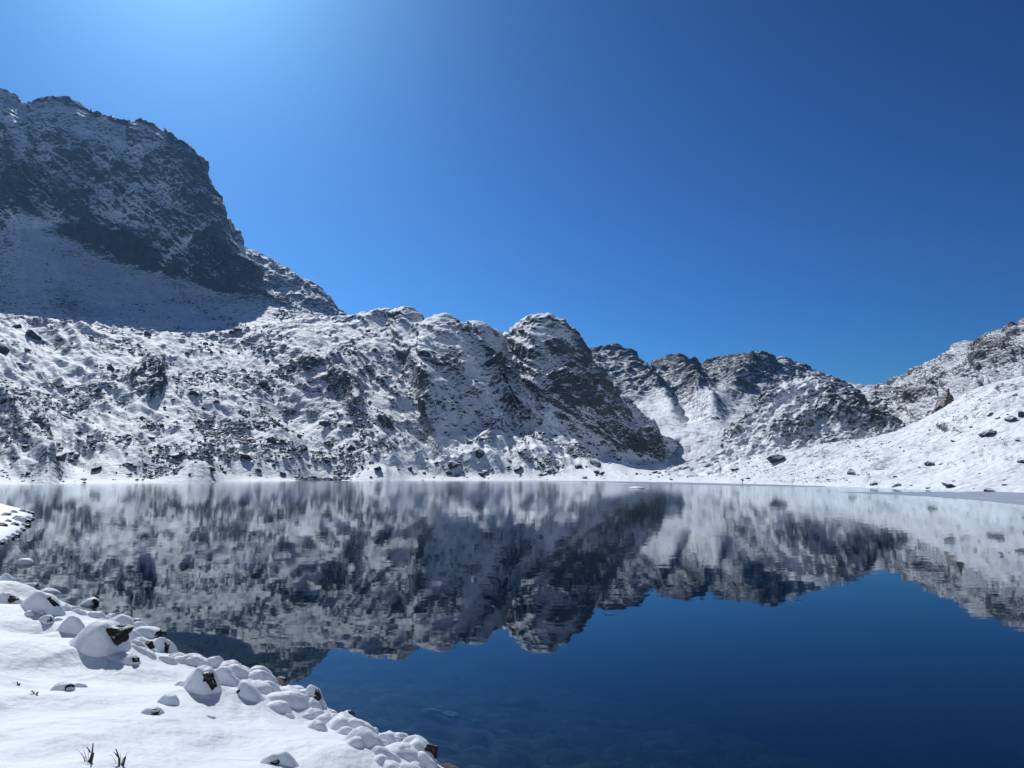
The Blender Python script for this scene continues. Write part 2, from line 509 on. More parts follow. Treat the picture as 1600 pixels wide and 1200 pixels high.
def noise_moraine(V, N, w, PX, PY, B):
    lo_, ac = V[..., 0] * 0.6 - V[..., 1] * 0.8, V[..., 0] * 0.8 + V[..., 1] * 0.6
    n_big = fbm(V / 60.0, 3, 0.5, ridged=True)
    warp = 9.0 * fbm(V / 45.0 + 2.2, 2)
    da, db = PX * 0.74 + PY * 0.67, -PX * 0.67 + PY * 0.74 + warp
    n_rid = fbm(np.stack([da / 150.0, db / 40.0, np.full_like(PX, 3.7)], -1), 3, 0.5, ridged=True)
    n_ri2 = fbm(np.stack([da / 60.0, db / 14.0, np.full_like(PX, 7.1)], -1), 2, 0.5, ridged=True)
    n_mid = fbm(V / 11.0, 4, 0.6)
    d1, d2, v = worley(V / 6.5)
    blocks = (v - 0.5) * 1.0 + (d2 - d1) * 1.2
    rk = np.clip(B * 3, 0, 1)
    right = np.clip((PX - 560) / 120, 0, 1)
    e1, e2, ev = worley(V * np.array([1 / 6.0, 1 / 6.0, 1 / 10.0]) + 31.7)
    crag = ((ev - 0.4) * 3.4 + (e2 - e1) * 1.8) * rk
    foot = np.clip((V[..., 2] - 0.5) / np.where(PX > 880, 6.0 + 24.0 * np.clip((PX - 880) / 120, 0, 1), 6.0), 0.0, 1)
    # boulder fields and clean drifts
    field = fbm(V / np.array([34.0, 34.0, 22.0]) + 8.8, 3, 0.55)
    rough = np.clip(0.5 + 1.6 * field, 0.15, 1)
    disp = (n_big * 4.0 * w + (n_rid * (5.0 + 2.0 * right) + n_ri2 * (1.0 + 0.9 * right)) * (0.1 + 0.9 * w) + (n_mid * 2.2 * (0.45 + 0.55 * rough) + blocks * rough) * (0.3 + 0.7 * w) + crag * w) * (0.06 + 0.94 * foot)
    B = B + 0.30 * field + 0.10 * n_mid + 0.07 * n_ri2 + right * (0.14 * n_rid + 0.10 * n_ri2 + 0.06 * n_big - 0.36) - 0.13
    return disp, B

ribs_m = [([(694, 492), (712, 540), (728, 600), (745, 660), (770, 710)], 7, 20, 0.0),
          ([(640, 482), (660, 540), (672, 600), (690, 660)], 6, 20, 0.0),
          ([(786, 525), (810, 580), (835, 635), (860, 675)], -6, 16, -0.10),
          ([(735, 505), (765, 560), (800, 625)], -5, 9, -0.12),
          ([(600, 500), (620, 560), (650, 640), (670, 710)], -7, 20, -0.10),
          ([(430, 505), (500, 580), (560, 660), (590, 720)], 7, 34, 0.0),
          ([(340, 520), (400, 580), (470, 660), (500, 735)], -5, 30, -0.05),
          ([(150, 508), (215, 580), (260, 650), (300, 730)], 5, 40, 0.0),
          ([(60, 500), (100, 600), (120, 700)], -5, 35, -0.03),
          ([(-40, 600), (20, 680), (70, 740)], 5, 18, -0.05)]
outcrops_m = [(234, 602, 15, 24, -10, 5, 0.25), (222, 630, 24, 16, 20, 6, 0.22), (200, 618, 14, 9, 0, 3, 0.2), (488, 592, 18, 9, 10, 4, 0.2), (525, 588, 16, 9, 0, 4, 0.2), (544, 620, 30, 18, 10, 7, 0.2), (555, 654, 18, 20, 0, 5, 0.2),
              (448, 634, 14, 10, 20, 4, 0.2), (687, 577, 26, 12, 35, 4, 0.26), (672, 630, 14, 22, 20, 3, 0.24), (705, 600, 12, 14, 30, 3, 0.2), (785, 615, 26, 48, -38, 7, 0.42), (757, 565, 14, 34, -34, 3, 0.24), (720, 520, 24, 14, 35, 2, 0.2),
              (745, 512, 24, 8, 20, 2, 0.2), (640, 486, 12, 7, 0, 2, 0.2), (850, 500, 34, 12, 5, 2, 0.25), (890, 530, 12, 36, -25, 3, 0.35), (886, 607, 26, 20, 10, 9, 0.33), (876, 578, 12, 10, 20, 6, 0.2), (908, 588, 12, 10, 0, 6, 0.3),
              (912, 631, 10, 7, 0, 4, 0.25), (865, 548, 12, 8, 0, 3, 0.25), (930, 575, 14, 34, -38, 3, 0.25), (987, 686, 26, 14, 25, 5, 0.25), (612, 680, 15, 8, 0, 3, 0.25), (749, 709, 12, 9, 0, 4, 0.28), (60, 690, 18, 8, 30, 4, 0.15)]
landform('moraine_slope', -300, 1160, 920,
         [('yz', shift(shore_curve, -25, -5)), ('yz', shore_curve), ('yz', shift(shore_curve, 10, 1.0)),
          ('mix', 2, 4, 0.5, 0.42), ('pix', foot_m), ('mix', 4, 7, 0.5, 0.49), ('mix', 4, 7, 0.94, 0.94), ('pix', crest_m), ('back', 14, -6), ('back', 90, -50)],
         [3, 8, 44, 54, 90, 80, 10, 8, 8], M['moraine'], 'long snow-dusted rocky slope across the lake rising to two small summits', noise_moraine,
         ribs=ribs_m, outcrops=outcrops_m, crest_row=7, calm=0.7, jag=2.6, zmin=0.9)

# ---- cliff mountain
crest_c = [(-320, 60, 1060), (-200, 85, 1040), (-100, 112, 1020), (-40, 128, 1010), (0, 137, 1000), (18, 141, 1000), (28, 152, 1000), (46, 161, 1000), (58, 154, 1000), (80, 150, 1000), (105, 150, 1000), (125, 160, 1000),
           (145, 174, 1000), (165, 178, 995), (190, 186, 990), (205, 190, 985), (220, 184, 980), (232, 190, 975), (252, 199, 970), (275, 213, 960), (300, 228, 950), (312, 240, 945), (318, 250, 940), (330, 275, 930), (345, 312, 915), (358, 338, 905),
           (372, 358, 895), (386, 382, 880), (394, 410, 865), (400, 428, 850), (420, 446, 830), (450, 466, 810), (490, 484, 790), (540, 505, 760), (600, 530, 730)]
cliff_foot = [(-320, 400, 860), (-100, 380, 860), (0, 350, 860), (40, 330, 862), (90, 355, 858), (150, 395, 850), (220, 415, 846), (280, 430, 842), (340, 455, 828), (400, 462, 812), (450, 482, 790), (490, 494, 772), (540, 512, 745), (600, 535, 715)]
crest_c = farther(crest_c, [0, 1], [1.42, 1.42]); cliff_foot = farther(cliff_foot, [0, 1], [1.42, 1.42])
def noise_cliff(V, N, w, PX, PY, B):
    steep = np.clip((0.72 - N[..., 2]) / 0.25, 0.0, 1)
    n_big = fbm(V / 150.0, 3, 0.5, ridged=True)
    # beds dipping down to the right, and gullies falling down to the left across them
    dip = V[..., 0] * 0.62 + V[..., 2] * 0.78
    along = V[..., 0] * 0.78 - V[..., 2] * 0.62
    n_bed = fbm(np.stack([along / 120.0, V[..., 1] / 90.0, dip / 26.0], -1), 3, 0.6, ridged=True)
    n_bed2 = fbm(np.stack([along / 46.0, V[..., 1] / 50.0, dip / 9.0 + 3], -1), 2, 0.6, ridged=True)
    n_gul = fbm(np.stack([(V[..., 0] * 0.8 - V[..., 2] * 0.55) / 30.0, V[..., 1] / 90.0, (V[..., 0] * 0.55 + V[..., 2] * 0.8) / 130.0 + 5], -1), 3, 0.55, ridged=True)
    n_mid = fbm(V / 34.0, 5, 0.6)
    d1, d2, v = worley(V / 17.0)
    c1, c2, cv_ = worley(V / 41.0 + 3.3)
    blocks = (v - 0.5) * 8.0 + (d2 - d1) * 4
    tal = fbm(V / 12.0, 4, 0.6) * 2.6
    disp = n_big * 16 * w * (0.25 + 0.75 * steep) + (n_bed * 10 + n_bed2 * 3 + n_gul * 8 + n_mid * 9 + blocks) * steep * (0.5 + 0.5 * w) + tal
    Bn = 0.20 * n_bed + 0.12 * n_bed2 + 0.16 * n_gul + 0.30 * n_mid + 0.22 * (cv_ - 0.5) + 0.14 * (v - 0.5)
    return disp, B + 1.3 * Bn * (0.15 + 0.85 * steep) - 0.38 * steep - 0.02
outcrops_c = [(20, 250, 60, 40, 0, 0, 0.05), (100, 300, 50, 30, 20, 8, 0.10), (28, 315, 25, 35, 0, 8, 0.10), (150, 275, 55, 12, 32, 8, 0.22), (130, 320, 30, 25, 0, 6, 0.10), (300, 230, 40, 40, 40, 0, 0.16), (330, 300, 30, 60, -22, 0, 0.14), (300, 270, 40, 60, 0, 0, 0.05),
              (170, 370, 60, 14, 20, 5, 0.28), (220, 395, 50, 22, 15, 6, 0.28), (110, 380, 40, 20, 10, 3, 0.12), (330, 400, 70, 42, 35, 4, 0.20), (365, 430, 40, 30, 30, 2, 0.20), (60, 430, 60, 30, 0, 0, -0.1), (180, 340, 30, 20, 30, -4, -0.2), (60, 360, 60, 16, 25, -3, -0.3),
              (100, 465, 30, 16, 20, 1, 0.18), (130, 490, 60, 14, 10, 1, 0.20), (440, 485, 60, 18, 22, 1, 0.16)]
ribs_c = [([(322, 362), (290, 395), (252, 428)], -5, 7, -0.6), ([(40, 215), (100, 245), (180, 305), (235, 350)], -7, 10, -0.3), ([(200, 340), (260, 365), (300, 385)], -5, 9, -0.3),
          ([(95, 250), (135, 268), (172, 298)], 6, 9, 0.35), ([(30, 300), (90, 310), (150, 340)], 8, 16, 0.2), ([(70, 362), (140, 368), (220, 405), (275, 432)], 6, 11, 0.4), ([(0, 375), (60, 350), (110, 352), (190, 372)], -4, 9, -0.35),
          ([(250, 200), (300, 260), (330, 330)], 4, 12, 0.18), ([(330, 380), (360, 410), (395, 445)], 4, 14, 0.3), ([(170, 290), (240, 300), (290, 330)], -3, 10, -0.2), ([(0, 200), (60, 190), (150, 215), (230, 240)], -2, 8, -0.18),
          ([(255, 285), (275, 330), (300, 365)], -3, 7, -0.22), ([(20, 255), (45, 300), (40, 330)], 5, 10, 0.25)]
landform('cliff_mountain', -320, 600, 600,
         [('yz', [(-320, 740, 60), (0, 760, 70), (300, 820, 90), (600, 930, 100)]), ('pix', farther([(-320, 540, 610), (0, 520, 640), (150, 525, 650), (300, 530, 660), (420, 520, 690), (500, 520, 710), (600, 545, 690)], [0, 1], [1.42, 1.42])),
          ('mix', 1, 3, 0.55, 0.47), ('pix', cliff_foot), ('mix', 3, 7, 0.25, 0.30), ('mix', 3, 7, 0.6, 0.70), ('mix', 3, 7, 0.95, 0.97), ('pix', crest_c), ('back', 50, -15), ('back', 200, -160)],
         [4, 40, 50, 66, 74, 68, 8, 12, 10], M['cliff'], 'tall shaded rock cliff mountain with snow ledges and talus apron', noise_cliff,
         ribs=ribs_c, outcrops=outcrops_c, crest_row=7, calm=0.35, crest_w=0.10, jag=7.0)

# ---- ridge that shows behind the cliff
crest_r = [(250, 300, 1350), (330, 345, 1330), (385, 378, 1310), (400, 384, 1305), (412, 392, 1300), (430, 403, 1290), (450, 415, 1280), (470, 430, 1260), (490, 436, 1250), (505, 450, 1235), (522, 470, 1215), (540, 485, 1200), (552, 494, 1190), (600, 520, 1150), (680, 555, 1100)]
crest_r = [(p, q + float(np.interp(p, [380, 440], [9, 3])), Y) for p, q, Y in farther(crest_r, [0, 1], [1.35, 1.35])]
def noise_far(sc, dark=0.0, valley=False):
    def f(V, N, w, PX, PY, B):
        n_big = fbm(V / (110.0 * sc), 3, 0.5, ridged=True)
        n_mid = fbm(V / (30.0 * sc), 4, 0.55, ridged=True)
        q = np.stack([(V[..., 0] * 0.7 + V[..., 2] * 0.7) / (22.0 * sc), V[..., 1] / (60.0 * sc), (V[..., 0] * 0.7 - V[..., 2] * 0.7) / (90.0 * sc)], -1)
        n_st = fbm(q, 3, 0.6, ridged=True)
        d1, d2, v = worley(V / (14.0 * sc))
        disp = n_big * 15 * sc * w + (n_mid * 7 + n_st * 5) * sc * (0.4 + 0.6 * w) + ((v - 0.5) * 4 + (d2 - d1) * 2) * sc * (0.5 + 0.5 * w)
        if valley: disp = disp * (1 - 0.6 * np.clip((PY - 605) / 30, 0, 1))
        return disp, B + dark + 0.10 * n_big + 0.14 * n_mid + 0.12 * n_st + 0.12 * (v - 0.5)
    return f
landform('rear_mountain_ridge', 250, 680, 200,
         [('yz', [(250, 1300, 160), (680, 1150, 120)]), ('mix', 0, 2, 0.5, 0.5), ('pix', crest_r), ('back', 150, -140)],
         [40, 60, 20], M['far'], 'hazy snow-streaked rock ridge behind the cliff mountain', noise_far(0.8, -0.16), crest_row=2, calm=0.25, jag=6.0)

# ---- far peaks closing the valley
crest_f = [(780, 600, 1450), (880, 560, 1450), (920, 547, 1450), (935, 541, 1450), (955, 540, 1450), (975, 545, 1460), (990, 551, 1470), (1002, 562, 1480), (1018, 566, 1490), (1035, 558, 1500), (1055, 557, 1500), (1068, 564, 1500), (1080, 574, 1510), (1095, 571, 1520),
           (1112, 560, 1530), (1128, 557, 1540), (1150, 552, 1550), (1172, 553, 1560), (1192, 550, 1570), (1202, 555, 1570), (1212, 558, 1580), (1222, 554, 1580), (1235, 562, 1580), (1260, 570, 1580), (1285, 582, 1580), (1310, 594, 1580), (1345, 603, 1580), (1400, 625, 1580), (1500, 660, 1580)]
outcrops_f = [(1040, 575, 40, 14, 0, 8, 0.16), (1150, 572, 60, 16, 5, 8, 0.14), (960, 555, 40, 10, 0, 6, 0.1), (1085, 600, 30, 22, 30, 10, 0.10), (1120, 610, 40, 20, 30, 0, 0.06), (1060, 640, 40, 16, 10, 0, -0.15), (1090, 655, 30, 10, 0, 0, -0.2)]
landform('far_valley_peaks', 780, 1500, 430,
         [('yz', [(780, 540, -25), (1100, 500, -22), (1500, 540, -10)]), ('pix', [(780, 690, 760), (1000, 680, 760), (1080, 676, 760), (1150, 668, 760), (1500, 668, 760)]), ('pix', [(780, 650, 1080), (1000, 630, 1080), (1090, 636, 1080), (1160, 632, 1080), (1500, 655, 1080)]),
          ('mix', 2, 5, 0.5, 0.5), ('mix', 2, 5, 0.95, 0.95), ('pix', crest_f), ('back', 150, -120)],
         [30, 50, 60, 54, 8, 16], M['far'], 'distant jagged snowy peaks closing the valley beyond the lake', noise_far(1.0, -0.07, True), bare=lambda V, X, Y, B: B - 0.13 * np.clip((Y - 615) / 30, 0, 1), outcrops=outcrops_f,
         ribs=[([(960, 545), (1010, 590), (1050, 640)], 14, 14, 0.0), ([(1000, 565), (1040, 610), (1075, 650)], -14, 12, 0.0), ([(1060, 560), (1075, 600), (1110, 650)], 14, 16, 0.05), ([(1200, 555), (1160, 600), (1120, 650)], 12, 18, 0.0)],
         crest_row=5, calm=0.5, jag=7.0)

# ---- right mountain
crest_rm = [(1250, 640, 900), (1310, 612, 900), (1345, 602, 900), (1375, 600, 900), (1400, 590, 890), (1425, 578, 880), (1450, 568, 870), (1475, 556, 860), (1497, 543, 850), (1508, 536, 850), (1522, 538, 850), (1535, 535, 845), (1550, 528, 840), (1565, 516, 830), (1580, 512, 825), (1600, 500, 820), (1650, 470, 800), (1720, 440, 790), (1900, 380, 760)]
shoulder = [(1250, 690, 520), (1345, 655, 520), (1380, 662, 510), (1420, 650, 500), (1460, 625, 500), (1500, 600, 510), (1540, 585, 520), (1600, 570, 520), (1720, 540, 520), (1900, 500, 520)]
landform('right_rocky_mountain', 1250, 1900, 380,
         [('yz', [(1250, 380, 5), (1450, 360, 10), (1900, 330, 25)]), ('pix', [(1250, 705, 430), (1400, 680, 420), (1450, 655, 420), (1500, 635, 420), (1600, 615, 410), (1900, 560, 400)]), ('pix', shoulder), ('mix', 2, 4, 0.15, 0.05), ('pix', crest_rm), ('back', 120, -80)],
         [10, 60, 30, 110, 16], M['knoll'], 'rocky snow-covered mountainside climbing out of view above the white slope', noise_far(0.8, -0.07),
         outcrops=[(1450, 560, 90, 14, -28, 0, 0.10), (1560, 540, 60, 20, -30, 2, 0.12), (1440, 630, 40, 16, -15, 3, 0.10), (1560, 580, 40, 9, -8, 5, 0.16), (1400, 640, 26, 12, 0, 3, 0.12)], crest_row=4, calm=0.3, jag=3.0)

# ---- rounded knoll
crest_k = [(1040, 738, 420), (1080, 722, 425), (1120, 694, 430), (1135, 676, 432), (1150, 660, 435), (1175, 636, 440), (1200, 614, 445), (1222, 600, 448), (1245, 592, 450), (1270, 588, 450), (1290, 589, 450), (1308, 590, 450), (1325, 597, 448), (1340, 610, 446), (1355, 628, 444), (1370, 640, 440), (1390, 650, 436), (1410, 659, 432), (1450, 680, 425), (1500, 710, 415)]
def noise_knoll(V, N, w, PX, PY, B):
    q = np.stack([(V[..., 0] * 0.8 + V[..., 1] * 0.6) / 26.0, (V[..., 0] * 0.6 - V[..., 1] * 0.8) / 9.0, V[..., 2] / 12.0], -1)
    big = fbm(q, 3, 0.5, ridged=True) * 3.2
    mid = fbm(V / 7.0, 4, 0.55) * 1.7
    d1, d2, v = worley(V / 5.0)
    return big * (0.4 + 0.6 * w) + mid + (v - 0.5) * 1.6 + (d2 - d1) * 0.8, B + 0.05 * big + 0.22 * fbm(V / 20.0 + 6.1, 3) + 0.10 * mid + 0.12 * (v - 0.5) - 0.17
landform('rocky_knoll', 1040, 1500, 330,
         [('yz', [(1040, 290, -2), (1200, 275, -2), (1500, 270, 6)]), ('pix', [(1040, 750, 330), (1120, 735, 335), (1200, 715, 340), (1300, 700, 345), (1400, 690, 345), (1500, 690, 345)]), ('mix', 1, 3, 0.45, 0.40), ('pix', crest_k), ('back', 30, -6), ('back', 90, -60)],
         [20, 70, 80, 14, 12], M['knoll'], 'rounded rocky knoll dusted with snow at the end of the lake', noise_knoll,
         outcrops=[(1180, 650, 60, 12, -42, 3, 0.15), (1200, 628, 30, 8, -40, 2, 0.12), (1240, 670, 34, 18, -20, 5, 0.19), (1215, 690, 14, 8, 0, 3, 0.12), (1310, 640, 30, 22, 20, 4, 0.18), (1290, 650, 22, 12, 0, 3, 0.12), (1370, 660, 36, 14, 8, 4, 0.19), (1340, 612, 20, 18, 40, 2, 0.15), (1285, 612, 26, 6, -25, 2, 0.13), (1255, 625, 14, 6, -20, 2, 0.12), (1150, 668, 12, 12, -40, 2, 0.12)],
         crest_row=3, calm=0.4, jag=1.4, bare=lambda V, X, Y, B: B - 0.14 * np.clip((1290 - X) / 40, 0, 1))

# ---- white slope on the right and the flat valley mouth
rs_shore = [(980, 752), (1040, 753), (1100, 754.5), (1200, 757), (1300, 760), (1400, 763.5), (1500, 767), (1600, 770), (1750, 776), (2000, 785)]
rs_curve = [(p, float(shore_Y(p, q)), 0.0) for p, q in rs_shore]
rs_crest = [(980, 748, 400), (1040, 745, 400), (1100, 735, 390), (1150, 722, 380), (1200, 706, 370), (1250, 695, 360), (1300, 690, 350), (1350, 686, 342), (1400, 674, 335), (1440, 656, 330), (1470, 640, 325), (1500, 620, 320), (1530, 605, 315), (1560, 596, 310), (1600, 587, 305), (1700, 565, 290), (1850, 540, 270), (2000, 520, 250)]
def noise_right(V, N, w, PX, PY, B):
    big = fbm(V / 34.0, 3, 0.5) * 4.2
    mid = fbm(V / 9.0, 3, 0.5) * 1.5
    sm_ = fbm(V / 2.6, 3, 0.55) * 0.42
    foot = np.clip((V[..., 2] - 0.3) / 4.0, 0.0, 1)
    return (big * w + mid + sm_) * (0.07 + 0.93 * foot)
landform('white_snow_slope', 980, 2000, 540,
         [('yz', shift(rs_curve, -12, -4)), ('yz', rs_curve), ('yz', shift(rs_curve, 5, 0.8)), ('mix', 2, 6, 0.22, 0.16), ('mix', 2, 6, 0.5, 0.45), ('mix', 2, 6, 0.78, 0.78), ('pix', rs_crest), ('back', 25, -3), ('back', 60, -20)],
         [3, 8, 40, 46, 46, 42, 10, 8], M['gentle'], 'smooth bright snow slope with few dark rocks above the frozen shore', noise_right,
         outcrops=[(1476, 666, 24, 4, 10, 1.2, 0.25), (1210, 697, 40, 10, -15, 1.0, 0.2), (1360, 705, 30, 14, 0, 0.6, 0.12), (1150, 720, 60, 12, 0, 0.6, 0.12), (1440, 702, 10, 3, -30, 0.8, 0.2), (1560, 640, 60, 8, -12, 0.8, 0.05), (1500, 715, 70, 10, 8, 0.6, 0.0), (1420, 690, 40, 8, -20, 0.7, 0.05), (1570, 700, 50, 10, -5, 0.6, 0.0), (1300, 720, 60, 9, 5, 0.5, 0.03), (1560, 615, 30, 5, -20, 1.2, 0.25), (1590, 600, 30, 4, -15, 1.0, 0.2)],
         crest_row=6, calm=0.5, zmin=0.6)

# ------------------------------------------------------------------ near bank, spur, lakebed, lake
near_px = [(-700, 868), (-400, 868), (-150, 870), (-60, 880), (0, 902), (60, 931), (110, 948), (150, 960), (190, 968), (222, 990), (258, 1008), (275, 1032), (312, 1042), (365, 1050), (398, 1058), (432, 1072), (462, 1088), (500, 1112), (545, 1128), (585, 1150), (632, 1176), (690, 1208)]
near_xy = [tuple(p[:2]) for p in on_water(*np.array(near_px, float).T)]
near_xy = [(-90.0, near_xy[0][1] + 5)] + near_xy + [(0.4, 7.4), (2.6, 5.2), (5.5, 2.0), (9.0, -3.0), (14.0, -12.0), (22, -30)]

def signed_to_line(x, y, line):
    """distance to the line, positive on its right-hand side walking along it"""
    best = np.full(np.shape(x), 1e9); sg = np.ones(np.shape(x))
    for (x0, y0), (x1, y1) in zip(line[:-1], line[1:]):
        dx, dy = x1 - x0, y1 - y0
        t = np.clip(((x - x0) * dx + (y - y0) * dy) / (dx * dx + dy * dy + 1e-9), 0, 1)
        qx, qy = x - x0 - t * dx, y - y0 - t * dy
        d = np.hypot(qx, qy)
        nearer = d < best
        sg = np.where(nearer, np.where(dx * qy - dy * qx < 0, 1.0, -1.0), sg)
        best = np.where(nearer, d, best)
    return best * sg

HUMPS = []   # (x, y, radius, height): snow lying thicker over the rocks
def bank_z(x, y, humps=True):
    x = np.asarray(x, float); y = np.asarray(y, float)
    s = signed_to_line(x, y, near_xy)
    si = np.maximum(s, 0); so = np.minimum(s, 0)
    P = np.stack([x, y, np.zeros_like(x)], -1)
    z = 0.26 * (1 - np.exp(-si / 0.5)) + 0.21 * np.minimum(si, 7) + 0.10 * np.maximum(si - 7, 0) - 0.3 * (1 - np.exp(so / 0.5)) + 0.2 * so
    Q = np.stack([(x * 0.5 + y * 0.87) / 3.2, (x * 0.87 - y * 0.5) / 1.3, np.zeros_like(x)], -1)
    z = z + (fbm(P / 2.7, 2) * 0.17 + perlin(P / 0.8 + 5.5) * 0.05 + fbm(Q + 9.1, 2, ridged=True) * 0.085) * np.clip(si / 1.2, 0, 1)
    z = z + perlin(P / np.array([7.0, 7.0, 1]) + 3.3) * 0.22 * np.clip((si - 1) / 3, 0, 1)
    if humps:
        for hx, hy, hr, hh in HUMPS:
            near = (np.abs(x - hx) < hr * 2.6) & (np.abs(y - hy) < hr * 2.6)
            if near.any():
                z = z + np.where(near, hh * np.exp(-((x - hx) ** 2 + (y - hy) ** 2) / (hr * hr)), 0)
    return z

def hit_bank(px, py, zf=lambda x, y: bank_z(x, y, False), t0=3.0, t1=60.0):
    d = ray(px, py)
    t = np.geomspace(t0, t1, 1500)
    p = d[None] * t[:, None]; p[:, 2] += CAM_H
    k = np.argmax(p[:, 2] <= np.maximum(zf(p[:, 0], p[:, 1]), -0.05))
    return p[k]

# unit icospheres
def ico(sub):
    bm = bmesh.new(); bmesh.ops.create_icosphere(bm, subdivisions=sub, radius=1.0)
    v = np.array([q.co[:] for q in bm.verts]); f = np.array([[q.index for q in fc.verts] for fc in bm.faces]); bm.free()
    return v, f
ICO = {k: ico(k) for k in (1, 2, 3, 4)}

def chisel(sub, seed, cuts=9, lo=0.45, hi=0.85, rough=0.05):
    r = np.random.default_rng(seed)
    v, f = ICO[sub]; v = v.copy()
    for _ in range(cuts):
        n = r.normal(size=3); n /= np.linalg.norm(n); d = r.uniform(lo, hi)
        v -= np.maximum(v @ n - d, 0)[:, None] * n
    if rough:
        v = v * (1 + rough * fbm(v * 2.3 + seed * 1.7, 3)[:, None])
    v -= (v.max(0) + v.min(0)) / 2
    v /= np.abs(v).max(0)
    return v, f

def cap_mesh(seed, rx, ry, h, skirt, nr=14, nt=40, lean=(0, 0), power=2.4):
    r = np.random.default_rng(seed)
    th = np.linspace(0, 2 * math.pi, nt, endpoint=False)
    ph = r.uniform(0, 6.28, 4)
    out = 1 + 0.10 * np.sin(2 * th + ph[0]) + 0.07 * np.sin(3 * th + ph[1]) + 0.035 * np.sin(5 * th + ph[2])
    rho = np.sin(np.linspace(0, math.pi / 2, nr + 1))[1:]
    rho[-1] = 1.0
    V = [(lean[0], lean[1], h)]
    for q in rho:
        zz = h * (1 - q ** power) ** 0.55 if q < 1 else 0.0
        zz += (0.10 * h) * math.sin(3.1 * q + ph[3]) * (1 - q)
        k = (1 - q * q)
        for a, o_ in zip(th, out):
            V.append((rx * q * o_ * math.cos(a) + lean[0] * k, ry * q * o_ * math.sin(a) + lean[1] * k, zz * (1 + 0.10 * math.sin(a * 2 + ph[1]) * q)))
    for a, o_ in zip(th, out):   # tucked-in skirt
        V.append((rx * 0.95 * o_ * math.cos(a), ry * 0.95 * o_ * math.sin(a), -skirt))
    Fc = []
    for j in range(nt):
        Fc.append((0, 1 + j, 1 + (j + 1) % nt, 0))
    for i in range(nr):
        b0, b1 = 1 + i * nt, 1 + (i + 1) * nt
        for j in range(nt):
            Fc.append((b0 + j, b1 + j, b1 + (j + 1) % nt, b0 + (j + 1) % nt))
    return np.array(V), Fc

def mesh_list(name, V, Fc, mat, parent=None, smooth=True):
    me = bpy.data.meshes.new(name)
    me.from_pydata([tuple(map(float, v)) for v in V], [], [tuple(dict.fromkeys(map(int, f))) for f in Fc])
    me.polygons.foreach_set('use_smooth', [smooth] * len(me.polygons))
    me.materials.append(mat)
    o = bpy.data.objects.new(name, me); col.objects.link(o)
    if parent: o.parent = parent
    return o

